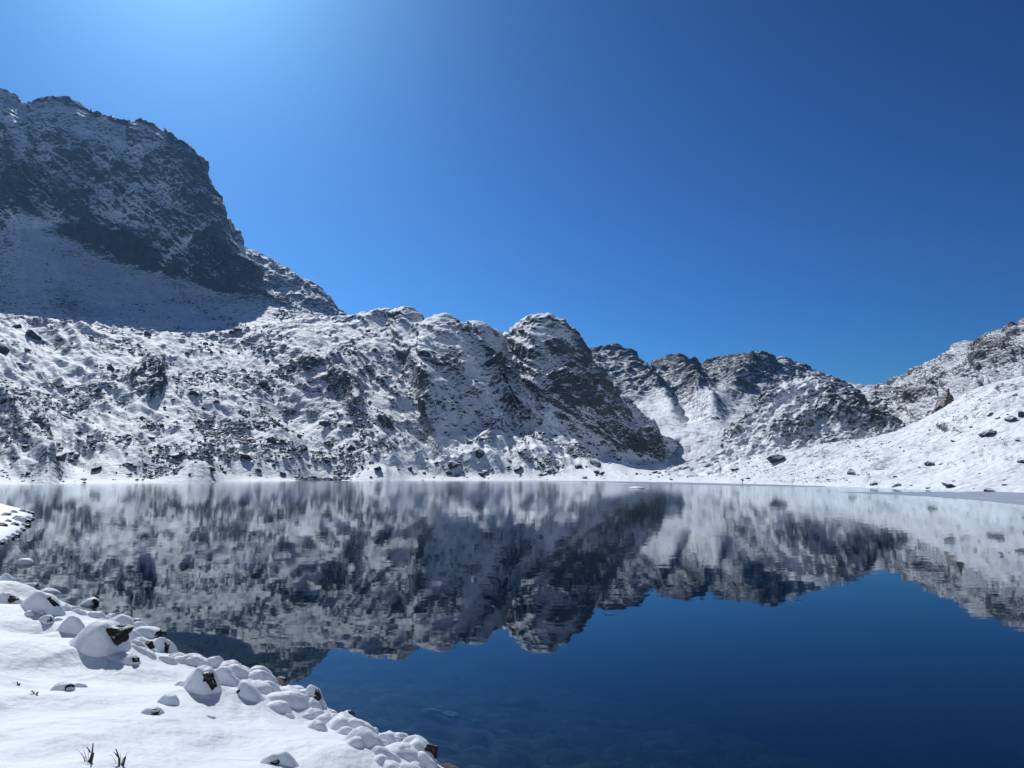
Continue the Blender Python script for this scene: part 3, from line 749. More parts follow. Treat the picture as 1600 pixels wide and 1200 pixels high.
# rocks of the near shore: px, py of the foot, width in px, height/width, dark side ('' none, 'R','L','B'), label
NEAR = [
 (10, 915, 26, .62, '', 'round snow-covered rock at the waterline on the photo edge'),
 (14, 940, 30, .62, 'R', 'blocky snow-capped rock with dark side at the photo edge below the round one'),
 (50, 921, 24, .45, 'R', 'flat snow-capped waterline rock with a dark underside near the lone rock in the water'),
 (67, 957, 52, .55, 'R', 'block of rock with snow top and a ragged dark brown right face'),
 (76, 930, 28, .42, '', 'low white snow pillow between the block and the water'),
 (140, 947, 27, .5, 'R', 'snow pillow rock with a dark lower edge at the waterline'),
 (200, 963, 15, .6, 'R', 'small dark-sided rock on the waterline with a thin snow cap'),
 (112, 987, 38, .62, '', 'pointed snow-covered rock like a small pyramid'),
 (152, 966, 27, .4, '', None), (180, 968, 22, .4, '', None), (192, 981, 42, .42, '', None), (179, 989, 22, .45, '', None),
 (196, 988, 22, .45, 'R', 'small snow pillow with a dark rim behind the largest dark rock'),
 (222, 990, 28, .42, '', None),
 (158, 1022, 88, .48, 'R', 'largest shore rock under a deep snow dome with a black-brown broken face'),
 (187, 1022, 20, .9, 'R', 'narrow dark stone with snow on top beside the largest rock'),
 (203, 1006, 46, .42, '', None), (240, 1000, 44, .42, 'R', 'long flat snow-capped rock overhanging the water'),
 (222, 1020, 34, .62, 'R', 'peaked snow mound with a dark strip at its foot'),
 (255, 1022, 38, .6, 'R', 'thick snow-covered rock at the waterline with steep shaded side'),
 (275, 1030, 15, .6, '', None), (206, 1042, 26, .45, 'R', 'curved snow hump with a thin dark edge'),
 (262, 1041, 24, .42, '', None), (286, 1038, 28, .42, '', None), (336, 1046, 32, .5, '', None), (364, 1050, 28, .5, '', None),
 (316, 1086, 50, .75, 'R', 'tall snow-hooded rock with a dark craggy right face on the bank'),
 (350, 1070, 44, .62, 'L', 'rounded snow-covered rock with a dark knob on its near side'),
 (409, 1062, 40, .5, '', None), (435, 1070, 22, .55, 'R', 'small snow-capped rock with black patches at the waterline'),
 (387, 1102, 42, .5, 'L', 'snow dome with a brown stone tip showing on one end'),
 (462, 1108, 34, .55, '', None), (489, 1104, 30, .95, 'R', 'tall pointed snow hood with a dark crack on the water side'),
 (504, 1110, 18, .5, '', None), (544, 1124, 22, .65, 'R', 'small snow-capped rock with a dark face jutting to the water'),
 (556, 1143, 20, .45, '', None), (575, 1147, 24, .4, 'B', 'low snow pillow with a dark slot beneath'),
 (619, 1172, 28, .7, 'R', 'snow-capped rock with a dark edge beside the big lump'),
 (655, 1195, 60, .62, 'R', 'big white snow lump at the bottom end of the shoreline'),
 (436, 1192, 50, .42, 'B', 'snow dome with a dark slit on its near side in the smooth snow'),
 (99, 1076, 30, .42, 'R', 'half-buried rock in a snow hollow with a small dark face'),
 (126, 1070, 22, .35, '', None), (238, 1116, 32, .35, 'R', 'wind-drifted snow ridge with a tiny dark tip'),
 (265, 1102, 34, .5, 'R', 'dark wedge-shaped stone with a strip of snow poking from the smooth bank'),
 (74, 972, 20, .5, 'R', 'small dark stone in the snow behind the pyramid rock'),
 (330, 1122, 14, .3, '', None), (30, 930, 20, .45, '', None), (100, 952, 22, .4, '', None), (125, 958, 20, .35, '', None), (165, 978, 24, .35, '', None),
 (96, 943, 16, .4, '', None), (120, 946, 18, .4, '', None), (212, 974, 18, .45, '', None), (240, 1012, 22, .4, '', None), (300, 1044, 22, .45, '', None),
 (318, 1040, 18, .45, '', None), (348, 1042, 16, .45, '', None), (385, 1053, 18, .4, '', None), (448, 1082, 18, .4, '', None), (474, 1092, 18, .4, '', None),
 (522, 1118, 16, .35, '', None), (595, 1156, 18, .4, '', None), (640, 1180, 16, .4, '', None), (420, 1085, 26, .3, '', None), (300, 1062, 26, .35, '', None), (235, 1036, 22, .4, '', None),
]
near_rocks = []
for (px, py, wpx, hr, side, lab) in NEAR:
    p = hit_bank(px, py)
    dist = math.hypot(p[0], p[1])
    rad = 0.88 * wpx / F * math.sqrt(dist ** 2 + (CAM_H - p[2]) ** 2) / 2
    near_rocks.append((p[0], p[1], rad, hr, side, lab))
    HUMPS.append((p[0], p[1] + rad * 0.2, rad * 1.7, rad * hr * 0.55))

for k in range(120):     # buried stones between them
    t = random.random() ** 0.8
    px = 20 + 650 * t
    py = np.interp(px, [q[0] for q in near_px], [q[1] for q in near_px]) + random.choice([-2, 2, 6, 10, 15, 22, 30, 40])
    p = hit_bank(px, py)
    near_rocks.append((p[0], p[1], random.choice([0.07, 0.09, 0.11, 0.13, 0.16, 0.19]) * random.uniform(0.85, 1.15), random.uniform(.3, .55), '', None))
for k in range(90):     # soft swells of the drifted snow
    x, y = random.uniform(-13, 1), random.uniform(4, 18)
    if signed_to_line(np.array([x]), np.array([y]), near_xy)[0] > 0.6:
        HUMPS.append((x, y, random.uniform(0.35, 1.1), random.choice([-1, -1, 1, 1]) * random.uniform(0.07, 0.2)))
for q in near_rocks[-120:]:
    HUMPS.append((q[0], q[1], q[2] * 1.8, q[2] * 0.04))
xs = np.concatenate([np.linspace(-70, -24, 30, endpoint=False), np.linspace(-24, 3, 460), np.linspace(3.1, 20, 30)])
ys = np.concatenate([np.linspace(-25, 2, 20, endpoint=False), np.geomspace(2.0, 40, 340)])
gx, gy = np.meshgrid(xs, ys)
gz = bank_z(gx, gy)
V = np.stack([gx, gy, gz], -1)
fc = grid_faces(*gx.shape)
keep = gz.ravel()[fc].max(1) > -0.03
o = mesh_np('snowy_bank', V.reshape(-1, 3), fc[keep], M['snow'], True)
tag(o, 'smooth fresh snow bank sloping down to the water in front', 'snow bank', kind='structure')

def pillow(seed, x, y, rad, h, phi, tail=1.9, zf=None):
    """snow lying over a rock: it runs out gently behind and breaks off steeply towards phi; shaped on the bank below it"""
    r = np.random.default_rng(seed)
    nt, nr = 48, 18
    th = np.linspace(0, 2 * math.pi, nt, endpoint=False)
    ph = r.uniform(0, 6.28, 4)
    out = 1 + 0.12 * np.sin(2 * th + ph[0]) + 0.08 * np.sin(3 * th + ph[1]) + 0.03 * np.sin(5 * th + ph[2])
    w = (0.5 + 0.5 * np.cos(th - phi)) ** 0.8
    Rt = rad * (0.92 * w + tail * (1 - w)) * out
    st = r.uniform(0.6, 1.0)
    pw = 2.0 * (1 - w) + (2.6 + 1.6 * st) * w
    ex = 2.0 * (1 - w) + (1.15 - 0.5 * st) * w
    qs = np.concatenate([np.linspace(0, 0.7, 8)[1:], 1 - 0.3 * (1 - np.linspace(0, 1, nr - 7)[1:]) ** 1.8, [1.0]])
    q = qs[:, None]
    b = np.clip(1 - q ** pw, 0, 1) ** ex
    b = b * (1 + 0.12 * np.sin(th * 1.0 + ph[3]) * q * (1 - q) * 4)
    X = x + q * Rt * np.cos(th); Y = y + q * Rt * np.sin(th)
    zf = zf or bank_z
    g = np.maximum(zf(X, Y), -0.03)
    wob = fbm(np.stack([X / (rad * 0.9), Y / (rad * 0.9), np.full_like(X, seed * 0.37)], -1), 2) * 0.30
    Z = g + h * b * (1 + wob * np.clip(q * 2.5, 0, 1)) - 0.012 * q ** 4
    Z[-1] -= 0.05
    top = [[x, y, max(float(zf(np.array([x]), np.array([y]))[0]), -0.03) + h]]
    V = np.concatenate([np.array(top), np.stack([X, Y, Z], -1).reshape(-1, 3)])
    n = len(qs); Fc = [(0, 1 + j, 1 + (j + 1) % nt) for j in range(nt)]
    for i in range(n - 1):
        b0, b1 = 1 + i * nt, 1 + (i + 1) * nt
        Fc += [(b0 + j, b1 + j, b1 + (j + 1) % nt, b0 + (j + 1) % nt) for j in range(nt)]
    return V, Fc

SHORT = {
    'round snow-covered rock at the waterline on the photo edge': 'round edge rock',
    'blocky snow-capped rock with dark side at the photo edge below the round one': 'blocky edge rock',
    'flat snow-capped waterline rock with a dark underside near the lone rock in the water': 'flat waterline rock',
    'block of rock with snow top and a ragged dark brown right face': 'ragged dark-faced block',
    'low white snow pillow between the block and the water': 'low pillow by that block',
    'snow pillow rock with a dark lower edge at the waterline': 'rock with the dark lower edge',
    'small dark-sided rock on the waterline with a thin snow cap': 'small dark-sided rock',
    'pointed snow-covered rock like a small pyramid': 'small snow pyramid',
    'small snow pillow with a dark rim behind the largest dark rock': 'dark-rimmed pillow',
    'largest shore rock under a deep snow dome with a black-brown broken face': 'largest shore rock',
    'narrow dark stone with snow on top beside the largest rock': 'narrow dark stone',
    'long flat snow-capped rock overhanging the water': 'long overhanging rock',
    'peaked snow mound with a dark strip at its foot': 'peaked mound',
    'thick snow-covered rock at the waterline with steep shaded side': 'thick waterline rock',
    'curved snow hump with a thin dark edge': 'curved hump',
    'tall snow-hooded rock with a dark craggy right face on the bank': 'tall hooded rock',
    'rounded snow-covered rock with a dark knob on its near side': 'rock with the dark knob',
    'small snow-capped rock with black patches at the waterline': 'rock with black patches',
    'snow dome with a brown stone tip showing on one end': 'dome with the brown tip',
    'tall pointed snow hood with a dark crack on the water side': 'tall pointed hood',
    'small snow-capped rock with a dark face jutting to the water': 'small rock jutting to the water',
    'low snow pillow with a dark slot beneath': 'pillow with the dark slot',
    'snow-capped rock with a dark edge beside the big lump': 'rock beside the end lump',
    'big white snow lump at the bottom end of the shoreline': 'big end lump',
    'snow dome with a dark slit on its near side in the smooth snow': 'dome with the dark slit',
    'half-buried rock in a snow hollow with a small dark face': 'half-buried rock',
    'wind-drifted snow ridge with a tiny dark tip': 'wind-drifted ridge',
    'dark wedge-shaped stone with a strip of snow poking from the smooth bank': 'dark wedge stone',
    'small dark stone in the snow behind the pyramid rock': 'small dark stone behind the pyramid',
}
PHI = {'R': -28.0, 'L': -140.0, 'B': -85.0}
GRP = 'snow-covered rocks along the near shore'
for k, (x, y, rad, hr, side, lab) in enumerate(near_rocks):
    h = rad * 2 * hr * 0.74
    zg = max(float(bank_z(np.array([x]), np.array([y]))[0]), 0.0)
    base = np.array([x, y, zg])
    phi = R(PHI[side] + random.uniform(-15, 15)) if side else R(random.uniform(-80, 0))
    V, Fc = pillow(500 + k, x, y, rad, h, phi, (1.2 + 0.35 * random.random()) if k < 67 else 1.45)
    if side:
        root = empty('snowy_rock', base)
        v, f = chisel(4, 100 + k, cuts=12, lo=0.35, hi=0.75, rough=0.45)
        v = v * np.array([rad * 0.46, rad * 0.52, h * 0.58])
        ca, sa = math.cos(phi), math.sin(phi)
        v = np.stack([v[:, 0] * ca - v[:, 1] * sa, v[:, 0] * sa + v[:, 1] * ca, v[:, 2]], -1)
        v += np.array([ca * rad * 0.56, sa * rad * 0.56, h * 0.26])
        mesh_np('stone', v, f, M['brown_stone'], False, parent=root)
        mesh_list('snow_cap', V - base, Fc, M['snow'], root)
        tag(root, lab, 'rock', GRP)
    else:
        o = mesh_list('snowy_rock', V - base, Fc, M['snow']); o.location = base
        # say which named rock it lies by
        qn = min((q for q in near_rocks if q[5]), key=lambda q: math.hypot(q[0] - x, q[1] - y))
        dx, dy = x - qn[0], y - qn[1]
        if abs(dx) * 1.6 > abs(dy): where = 'to the right of' if dx > 0 else 'to the left of'
        else: where = 'just beyond' if dy > 0 else 'just in front of'
        size = 'tiny' if rad < 0.13 else ('small' if rad < 0.18 else ('medium' if rad < 0.26 else 'broad'))
        tag(o, lab or f'{size} white snow pillow {where} the {SHORT[qn[5]]}', 'rock', GRP)

# spur that enters from the photo edge
sp_px = [(-500, 764), (-250, 766), (-120, 769), (-40, 776), (0, 787), (25, 794), (45, 799), (54, 803), (50, 809), (46, 816), (40, 823), (34, 832), (18, 842), (0, 850), (-60, 856), (-200, 858), (-500, 860)]
sp_xy = [tuple(p[:2]) for p in on_water(*np.array(sp_px, float).T)]
def spur_z(x, y):
    s = signed_to_line(x, y, sp_xy)
    P = np.stack([x, y, np.zeros_like(x)], -1)
    si = np.maximum(s, 0)
    return 0.35 * (1 - np.exp(-si / 0.6)) + 0.045 * si + fbm(P / 3.0, 3) * 0.25 * np.clip(si / 2, 0, 1) + 1.5 * np.minimum(s, 0)
xs = np.linspace(-110, -20, 170); ys = np.geomspace(28, 170, 170)
gx, gy = np.meshgrid(xs, ys); gz = spur_z(gx, gy)
fc = grid_faces(*gx.shape); keep = gz.ravel()[fc].max(1) > -0.02
o = mesh_np('snowy_spur', np.stack([gx, gy, gz], -1).reshape(-1, 3), fc[keep], M['snow'], True)
tag(o, 'low snow-covered spur reaching into the lake from the side', 'shore', kind='structure')

SPUR = [(50, 803, 9), (44, 801, 8), (36, 799, 8), (48, 812, 10), (38, 816, 16), (30, 812, 14), (40, 822, 9), (36, 828, 8), (30, 833, 9), (24, 838, 9), (17, 842, 9), (9, 847, 9), (2, 850, 9), (10, 805, 10), (22, 801, 8), (24, 820, 9), (3, 822, 12), (14, 815, 7)]
for k, (px, py, w) in enumerate(SPUR):
    p = hit_bank(px, py, spur_z, 20, 200)
    dist = math.hypot(p[0], p[1]); rad = w / F * dist / 2
    zg = max(float(spur_z(np.array([p[0]]), np.array([p[1]]))[0]), 0.0)
    base = np.array([p[0], p[1], zg]); phi = R(random.uniform(-75, -5)); h = rad * 0.8
    root = empty('snowy_rock', base)
    v, f = chisel(3, 900 + k, rough=0.3)
    v = v * np.array([rad * 0.8, rad * 0.75, h * 0.55]); v += np.array([math.cos(phi) * rad * 0.35, math.sin(phi) * rad * 0.35, h * 0.2])
    mesh_np('stone', v, f, M['brown_stone'], False, parent=root)
    V, Fc = pillow(900 + k, p[0], p[1], rad, h, phi, 1.5, spur_z)
    mesh_list('snow_cap', V - base, Fc, M['snow'], root)
    tag(root, ['snow-capped rock at the tip of the low spur', 'snow-capped rock on the near edge of the low spur', 'snow-capped rock on top of the low spur'][0 if px > 42 else (1 if py > 818 else 2)], 'rock', 'rocks on the low spur')

# lone rock standing in the water
p = on_water(38.0, 881.0); dist = math.hypot(p[0], p[1]); rad = 22 / F * dist / 2
root = empty('snowy_rock', (p[0], p[1], 0))
v, f = chisel(3, 77); v = v * np.array([rad * 0.8, rad * 0.7, rad * 0.35]); mesh_np('stone', v, f, M['stone'], False, parent=root)
cv, cf = cap_mesh(78, rad, rad * 0.8, rad * 0.6, 0.02); cv[:, 2] += rad * 0.05
mesh_list('snow_cap', cv, cf, M['snow'], root)
tag(root, 'lone snow-capped rock standing in the water off the bank', 'rock')

# dry stalks poking through the snow
for (px, py, hgt, lean, lab) in [(136, 1198, 0.13, 0.25, 'forked dry brown stalk poking from the snow, with a snow crumb on top'), (186, 1200, 0.11, -0.3, 'short dark dry stalk poking from the snow beside a forked one'), (26, 1060, 0.03, 0.3, 'tiny dark stalk tip in the smooth snow near the half-buried rock'), (52, 1084, 0.028, -0.6, 'thin grass blade lying on the smooth snow below the half-buried rock')]:
    p = hit_bank(px, py)
    z0 = float(bank_z(np.array([p[0]]), np.array([p[1]]))[0])
    Vv, Ff = [], []
    def strand(a, b, r0, r1, bend, n=6, m=6):
        base = len(Vv); a = np.array(a, float); b = np.array(b, float)
        for i in range(n + 1):
            t = i / n; c = a * (1 - t) + b * t + np.array(bend) * math.sin(math.pi * t); rr = r0 * (1 - t) + r1 * t
            for j in range(m):
                th = 2 * math.pi * j / m; Vv.append(c + rr * np.array([math.cos(th), math.sin(th), 0.2 * math.sin(2 * th)]))
        for i in range(n):
            for j in range(m):
                q = base + i * m; Ff.append((q + j, q + (j + 1) % m, q + m + (j + 1) % m, q + m + j))
    strand((0, 0, -0.03), (lean * hgt, 0.0, hgt), 0.011, 0.004, (0.012, 0, 0))
    strand((lean * hgt * 0.5, 0, hgt * 0.5), (lean * hgt * 0.5 - 0.03, 0, hgt * 0.8), 0.006, 0.003, (0, 0, 0.004))
    strand((0.02, 0, -0.03), (0.035, 0.01, hgt * 0.45), 0.013, 0.008, (0, 0, 0))
    for b in range(5 if hgt > 0.1 else 2):
        a_ = random.uniform(-1, 1); strand((0.015 * a_, 0.01, -0.02), (0.09 * a_ + lean * 0.03, random.uniform(-.03, .03), hgt * random.uniform(0.35, 0.8)), 0.0028, 0.0010, (0, 0, 0.02), 5, 4)
    o = mesh_list('dry_stalk', Vv, Ff, M['twig']); o.location = (p[0], p[1], z0)
    tag(o, lab, 'stalk')

# lakebed
def bed_z(x, y):
    s = signed_to_line(x, y, near_xy)
    so = np.minimum(s, 0)
    P = np.stack([x, y, np.zeros_like(x)], -1)
    z = -0.35 * (1 - np.exp(so / 0.5)) + 0.21 * np.maximum(so, -9) + 0.55 * np.clip(so + 9, -26, 0)
    z = z - 0.25 * (s > 0) + perlin(P / 1.9) * 0.08 * np.clip(-so, 0, 1)
    d1, d2, v = worley(P / 0.55)
    return z + ((v - 0.5) * 0.16 + np.minimum(d2 - d1, 0.4) * 0.25) * (s > -16)
xs = np.concatenate([np.linspace(-600, -20, 20, endpoint=False), np.linspace(-20, 9, 330), np.linspace(10, 700, 20)])
ys = np.concatenate([np.linspace(-40, 4, 6, endpoint=False), np.geomspace(4, 26, 240), np.geomspace(27, 620, 20)])
gx, gy = np.meshgrid(xs, ys); gz = bed_z(gx, gy)
o = mesh_np('lakebed', np.stack([gx, gy, gz], -1).reshape(-1, 3), grid_faces(*gx.shape), M['bed'], True)
tag(o, 'stony lakebed seen through the clear shallow water', 'lakebed', kind='structure')

def submerged(px, py, wpx, hpx, rot, mat, name, lab, grp=None):
    zf = lambda x, y: bed_z(x, y)
    d = ray(px, py); t = np.geomspace(5, 60, 1500); p = d[None] * t[:, None]; p[:, 2] += CAM_H
    p = p[np.argmax(p[:, 2] <= zf(p[:, 0], p[:, 1]))]
    dist = np.linalg.norm(p); rad = wpx / F * dist / 2
    v, f = chisel(2, int(px), rough=0.1)
    v = v * np.array([rad, rad * hpx / wpx * 2.2, rad * 0.25])
    o = mesh_np(name, v, f, mat, False); o.location = p + np.array([0, 0, 0.05]); o.rotation_euler = (0, 0, R(rot))
    tag(o, lab, 'stone', grp)
submerged(676, 1116, 34, 8, -6, M['pale_stone'], 'submerged_stone', 'pale green flat stone glimmering under the shallow water')
submerged(702, 1121, 26, 6, -8, M['pale_stone'], 'submerged_stone', 'narrow pale stone under the water touching the pale green one')
submerged(810, 1101, 60, 18, 18, M['bed'], 'submerged_stone', 'long faint slab lying deeper under the water')
submerged(748, 1132, 20, 5, 0, M['ochre_stone'], 'submerged_stone', 'small ochre stone under the water beside the pale ones')

# lake
bx = (-1500.0, 1500.0, -45.0, 900.0, -40.0, 0.0)
vb = [(bx[i], bx[2 + j], bx[4 + k]) for i in (0, 1) for j in (0, 1) for k in (0, 1)]
fb = [(0, 1, 3, 2), (4, 6, 7, 5), (0, 4, 5, 1), (2, 3, 7, 6), (0, 2, 6, 4), (1, 5, 7, 3)]
o = mesh_list('lake', vb, fb, M['water'], smooth=False)
tag(o, 'still dark blue mountain lake mirroring the snowy slopes', 'lake', kind='structure')

# ground sheet out to the horizon
o = mesh_list('ground', [(-30000, -30000, -42), (30000, -30000, -42), (30000, 30000, -42), (-30000, 30000, -42)], [(0, 1, 2, 3)], M['snow'])
tag(o, 'snow-covered ground around the lake valley', 'ground', kind='structure')

# ice along the far and right shore
def ice(pts, name, lab, z=0.02, mat='ice', thick=0.05):
    a = np.array(pts, float)
    p = on_water(a[:, 0], a[:, 1]); n = len(p)
    top = p.copy(); top[:, 2] = z; bot = p.copy(); bot[:, 2] = z - thick
    fs = [tuple(range(n)), tuple(range(2 * n - 1, n - 1, -1))] + [(i, n + i, n + (i + 1) % n, (i + 1) % n) for i in range(n)]
    o = mesh_list(name, np.concatenate([top, bot]), fs, M[mat], smooth=False)
    tag(o, lab, 'ice')
ice([(1310, 769.0), (1345, 770.5), (1400, 773), (1450, 775.5), (1500, 779), (1550, 783.5), (1600, 789), (1660, 796), (1800, 812), (1800, 772), (1650, 769), (1600, 767.5), (1540, 767), (1500, 769.5), (1440, 768.5), (1390, 769.2), (1350, 768.8)], 'ice_sheet', 'grey sheet of thin ice widening along the shore below the white slope')
ice([(700, 750.6), (800, 751.0), (900, 752.2), (1000, 755.2), (1080, 757.0), (1150, 758.5), (1230, 760.0), (1290, 760.8), (1280, 757.5), (1200, 755), (1100, 753), (1000, 751.5), (850, 750.2), (760, 750.0)], 'ice_shelf', 'thin pale ice shelf along the far shore at the valley mouth')
p = on_water(995.0, 763.0); rad = 13 / F * p[1]
cv, cf = cap_mesh(5, rad, rad * 1.6, rad * 0.22, 0.1)
o = mesh_list('ice_floe', cv + np.array([0, 0, 0.02]), cf, M['snow']); o.location = p
tag(o, 'small white snow-covered ice floe alone off the far shore', 'ice')

# unseen snowy hillside added behind the camera to bounce sunlight onto the shaded slopes
az = np.linspace(R(105), R(262), 120); rr = np.concatenate([np.linspace(26, 60, 8, endpoint=False), np.geomspace(60, 700, 60)])
A, Rr = np.meshgrid(az, rr)
hx, hy = np.sin(A) * Rr, np.cos(A) * Rr
hz = -6 + 0.55 * (Rr - 26) + fbm(np.stack([hx / 60, hy / 60, hx * 0], -1), 4) * 10 * np.clip((Rr - 26) / 60, 0, 1)
o = mesh_np('bounce_hillside', np.stack([hx, hy, hz], -1).reshape(-1, 3), grid_faces(*hx.shape)[:, ::-1], M['gentle'], True, {'bare': np.zeros(hx.size)})
tag(o, 'unseen snowy hillside added behind the bank to bounce light', 'slope', kind='structure')

# ------------------------------------------------------------------ boulders
def locate(surf, px, py):
    V, N = SURF[surf]
    X, Y = px_of(V)
    d = (X - px) ** 2 + (Y - py) ** 2
    k = np.unravel_index(np.argmin(d), d.shape)
    return V[k]

BOULD = {
 'moraine_slope': [(52, 528, 28, .7, 'large dark boulder just below the left crest of the long slope'), (6, 552, 30, .6, 'dark boulder at the photo edge under the crest of the long slope'), (26, 512, 13, .7, None), (412, 604, 19, .9, 'upright dark boulder alone on the snow in the middle of the long slope'), (304, 617, 15, .8, 'dark boulder between two craggy outcrops on the long slope'),
   (174, 580, 16, .7, None), (152, 612, 16, .7, None), (92, 532, 13, .7, None), (232, 524, 11, .8, None), (289, 525, 18, .6, 'pale snow-topped boulder standing on the crest under the cliff'), (369, 517, 14, .7, None), (362, 520, 11, .7, None), (510, 664, 22, .7, None), (425, 690, 17, .7, None),
   (236, 686, 16, .6, None), (386, 718, 20, .6, None), (392, 690, 18, .5, None), (472, 702, 18, .6, None), (514, 697, 16, .6, None), (551, 702, 24, .6, None), (6, 628, 18, .7, None), (90, 718, 26, .5, None), (420, 720, 14, .6, None), (277, 714, 22, .5, None), (513, 694, 16, .6, None), (616, 694, 18, .7, None),
   (749, 712, 18, .8, 'dark upright boulder low on the slope below the black crag'), (710, 728, 20, .6, None), (809, 735, 22, .5, None), (905, 731, 14, .7, None), (932, 728, 25, .7, None), (590, 735, 14, .6, None), (640, 735, 12, .6, None), (860, 738, 14, .6, None), (760, 738, 16, .5, None), (700, 740, 12, .5, None), (150, 735, 16, .5, None), (200, 728, 18, .5, None), (330, 735, 14, .5, None)],
 'white_snow_slope': [(1330, 741, 15, 1.0, 'dark boulder casting a shadow on the white slope just above the ice'), (1215, 720, 34, .45, 'long dark slab of rock tilted on the snow below the knoll'), (1240, 728, 9, .6, None), (1435, 729, 22, .5, 'dark rock lying side by side with a twin on the white slope'), (1456, 727, 18, .6, 'dark snow-capped twin rock on the white slope'),
   (1544, 680, 28, .55, 'big dark snow-hooded rock on the upper white slope'), (1579, 657, 18, .55, None), (1559, 654, 13, .5, None), (1546, 647, 13, .4, None), (1581, 620, 16, .3, None), (1597, 648, 16, .8, 'dark boulder cut by the photo edge high on the white slope'), (1596, 723, 16, .9, 'dark boulder cut by the photo edge low on the white slope'), (1487, 760, 27, .25, 'flat dark rock at the ice edge'), (1547, 768, 20, .5, 'snow-dusted rock standing in the ice by the shore'),
   (1109, 714, 11, .7, None), (1150, 735, 16, .5, None), (1187, 682, 22, .5, None), (1210, 700, 18, .5, None), (1352, 707, 12, .4, None), (1356, 719, 10, .4, None), (1390, 692, 10, .4, None), (1400, 745, 8, .5, None), (1295, 750, 8, .5, None), (1365, 757, 14, .6, None), (1400, 760, 14, .6, None), (1450, 763, 8, .5, None), (1240, 750, 8, .5, None), (1170, 748, 8, .5, None), (1110, 735, 12, .5, None), (1570, 758, 10, .4, None), (1590, 688, 8, .4, None), (1530, 740, 7, .4, None), (1490, 690, 8, .4, None)],
}
v, f = chisel(4, 4242, cuts=16, lo=0.35, hi=0.7, rough=0.35)
p = locate('right_rocky_mountain', 1476, 634); rad = 24 / F * p[1] / 2
o = mesh_np('rock_tower', v * np.array([rad, rad * 1.2, rad * 1.55]), f, snowy_rock('brown_tower_rock', 2.0, 0.70, 0.08, 0.3, rock=[(0.2, (0.045, 0.036, 0.03)), (0.5, (0.12, 0.095, 0.075)), (0.85, (0.22, 0.18, 0.14))], relief=0.4, attr=False, speck=0.6), False)
o.location = (p[0], p[1], p[2] + rad * 0.9); o.rotation_euler = (0.1, 0.12, 0.6)
tag(o, 'brown rock tower standing out of the snow below the mountainside', 'rock')
rock_meshes = []
for k in range(10):
    v, f = chisel(2, 40 + k, cuts=11, lo=0.4, hi=0.8, rough=0.12)
    me = bpy.data.meshes.new('boulder'); me.from_pydata(v.tolist(), [], f.tolist()); me.materials.append(M['boulder']); rock_meshes.append(me)
LAB = {'moraine_slope': ('dark snow-dusted boulder lying on the long rocky slope across the lake', 'boulders on the long slope'), 'white_snow_slope': ('small dark rock poking out of the bright white slope', 'rocks on the white slope')}
def zone_label(surf, px, py, w):
    size = 'large' if w >= 16 else ('middle-sized' if w >= 9 else 'small')
    if surf == 'moraine_slope':
        lo = np.interp(px, [c[0] for c in crest_m], [c[1] for c in crest_m]); t = (py - lo) / (750 - lo)
        v = 'close under the skyline' if t < 0.2 else ('on the upper part' if t < 0.45 else ('in the middle' if t < 0.7 else ('on the lower part' if t < 0.9 else 'just above the waterline')))
        h = 'by the photo edge' if px < 120 else ('below the cliff' if px < 300 else ('below the rear ridge' if px < 480 else ('below the first summit' if px < 700 else ('between the two summits' if px < 830 else 'below the pointed summit'))))
        return f'{size} boulder {v} of the long slope {h}' if t >= 0.2 and t < 0.9 else f'{size} boulder {v} on the long slope {h}'
    v = 'by the ice' if py > 742 else ('on the lower white slope' if py > 715 else ('halfway up the white slope' if py > 685 else 'high on the white slope'))
    h = 'at the valley mouth' if px < 1180 else ('in front of the knoll' if px < 1380 else ('below the brown crag' if px < 1500 else 'by the photo edge'))
    return f'{size} dark rock {v} {h}'
def put_boulder(surf, px, py, w, asp, lab):
    p = locate(surf, px, py)
    rad = w / F * p[1] / 2
    o = bpy.data.objects.new('boulder', random.choice(rock_meshes)); col.objects.link(o)
    o.scale = (rad, rad * random.uniform(0.7, 1.0), rad * asp * 1.1)
    o.rotation_euler = (random.uniform(-.25, .25), random.uniform(-.25, .25), random.uniform(0, 6.28))
    o.location = (p[0], p[1], p[2] + rad * asp * (0.35 if surf == 'moraine_slope' else 0.12))
    tag(o, lab or zone_label(surf, px, py, w), 'boulder', LAB[surf][1])
for surf, lst in BOULD.items():
    for b in lst: put_boulder(surf, *b)
for _ in range(190):
    px = random.uniform(-20, 1040); lo = np.interp(px, [c[0] for c in crest_m], [c[1] for c in crest_m]) + 15
    py = lo + (746 - lo) * random.random() ** 0.7
    put_boulder('moraine_slope', px, py, random.choice([5, 6, 6, 7, 8, 9, 11]), random.uniform(.5, .8), None)
for _ in range(50):
    px = random.uniform(1100, 1600); lo = np.interp(px, [c[0] for c in rs_crest], [c[1] for c in rs_crest]) + 8
    put_boulder('white_snow_slope', px, random.uniform(lo, np.interp(px, [c[0] for c in rs_shore], [c[1] for c in rs_shore]) - 3), random.choice([3, 4, 4, 5, 6]), random.uniform(.35, .6), None)

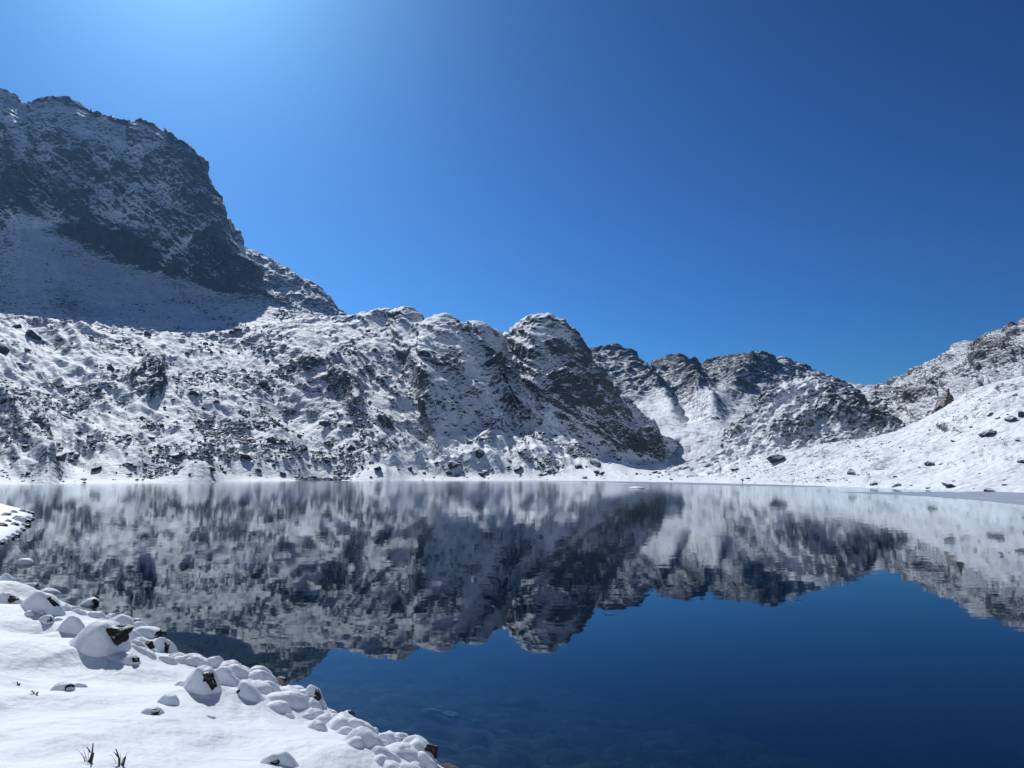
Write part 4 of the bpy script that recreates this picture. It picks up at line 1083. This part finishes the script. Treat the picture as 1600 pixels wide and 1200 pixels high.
# countless small stones of the talus, one mass per slope
def rubble(surf, n, size_px, lab, dens, mat='boulder', sub=1):
    V, N = SURF[surf]
    X, Y = px_of(V)
    nr, nc = X.shape
    vb, fb = ICO[sub]
    idx = []
    while len(idx) < n:
        i = rng.integers(2, nr - 2, n); j = rng.integers(0, nc - 1, n)
        ok = (V[i, j, 2] > 0.15) & (rng.random(n) < dens(X[i, j], Y[i, j], V[i, j]))
        idx += list(zip(i[ok], j[ok]))
    idx = np.array(idx[:n])
    C = V[idx[:, 0], idx[:, 1]] + rng.normal(size=(n, 3)) * 0.3
    s = rng.choice(size_px, n) * rng.uniform(0.7, 1.3, n) / F * C[:, 1] / 2
    variants = [chisel(sub, 300 + k, cuts=7, lo=.4, hi=.8, rough=0.15)[0] for k in range(12)]
    which = rng.integers(0, 12, n)
    base = np.array(variants)[which]
    a = rng.uniform(0, 6.28, n); ca, sa = np.cos(a), np.sin(a)
    q = base * (s[:, None, None] * np.stack([np.ones(n), rng.uniform(.6, 1, n), rng.uniform(.45, .8, n)], -1)[:, None, :])
    x = q[..., 0] * ca[:, None] - q[..., 1] * sa[:, None]; y = q[..., 0] * sa[:, None] + q[..., 1] * ca[:, None]
    P = np.stack([x, y, q[..., 2] + 0.2 * s[:, None]], -1) + C[:, None, :]
    faces = (fb[None] + (np.arange(n) * len(vb))[:, None, None]).reshape(-1, 3)
    o = mesh_np('talus_rubble', P.reshape(-1, 3), faces, M[mat], False)
    tag(o, lab, 'rubble', kind='stuff')
low = lambda x, y, v: (0.10 + 0.90 * np.clip((y - 520) / 200, 0, 1)) * (0.04 + 0.96 * (fbm(v / np.array([34.0, 34.0, 22.0]) + 8.8, 3, 0.55) > 0.08)) * (x > -60) * (x < 1110) * np.where((x > 880) & (v[..., 2] < 12), 0.06, 1.0)
rubble('moraine_slope', 8000, [2, 2.5, 3, 3, 4, 5], 'countless small snow-dusted stones strewn over the long slope', low)
rubble('moraine_slope', 1500, [5, 6, 7, 8], 'countless fist-shaped blocks lying among the stones of the long slope', low, sub=2)
rubble('white_snow_slope', 1500, [1.5, 2, 2, 3], 'scattered pebbles and small stones showing through the white slope', lambda x, y, v: np.where(x < 1380, 0.8, 0.2) * (0.1 + 0.9 * (perlin(v / 14.0) > 0.1)) * (x < 1650))
rubble('cliff_mountain', 2500, [2, 2.5, 3, 4], 'dark stones scattered over the shaded talus under the cliff', lambda x, y, v: (y > 400) * (0.05 + 0.95 * (perlin(v / 60.0) > 0.15)) * (x > -60) * np.clip((y - 400) / 80, 0, 1))

# thin blue mountain air
hb = (-2600.0, 2600.0, -900.0, 2900.0, -45.0, 900.0)
hv = [(hb[i], hb[2 + j], hb[4 + k]) for i in (0, 1) for j in (0, 1) for k in (0, 1)]
t = NT('mountain_air')
pv = t.n('VolumePrincipled'); pv.inputs['Color'].default_value = (0.24, 0.54, 1.0, 1); pv.inputs['Density'].default_value = 0.00005; pv.inputs['Anisotropy'].default_value = 0.35
t.l(pv.outputs[0], t.out.inputs['Volume'])
o = mesh_list('haze', hv, fb, t.m, smooth=False)
tag(o, 'thin blue air between the camera and the far mountains', 'haze', kind='stuff')
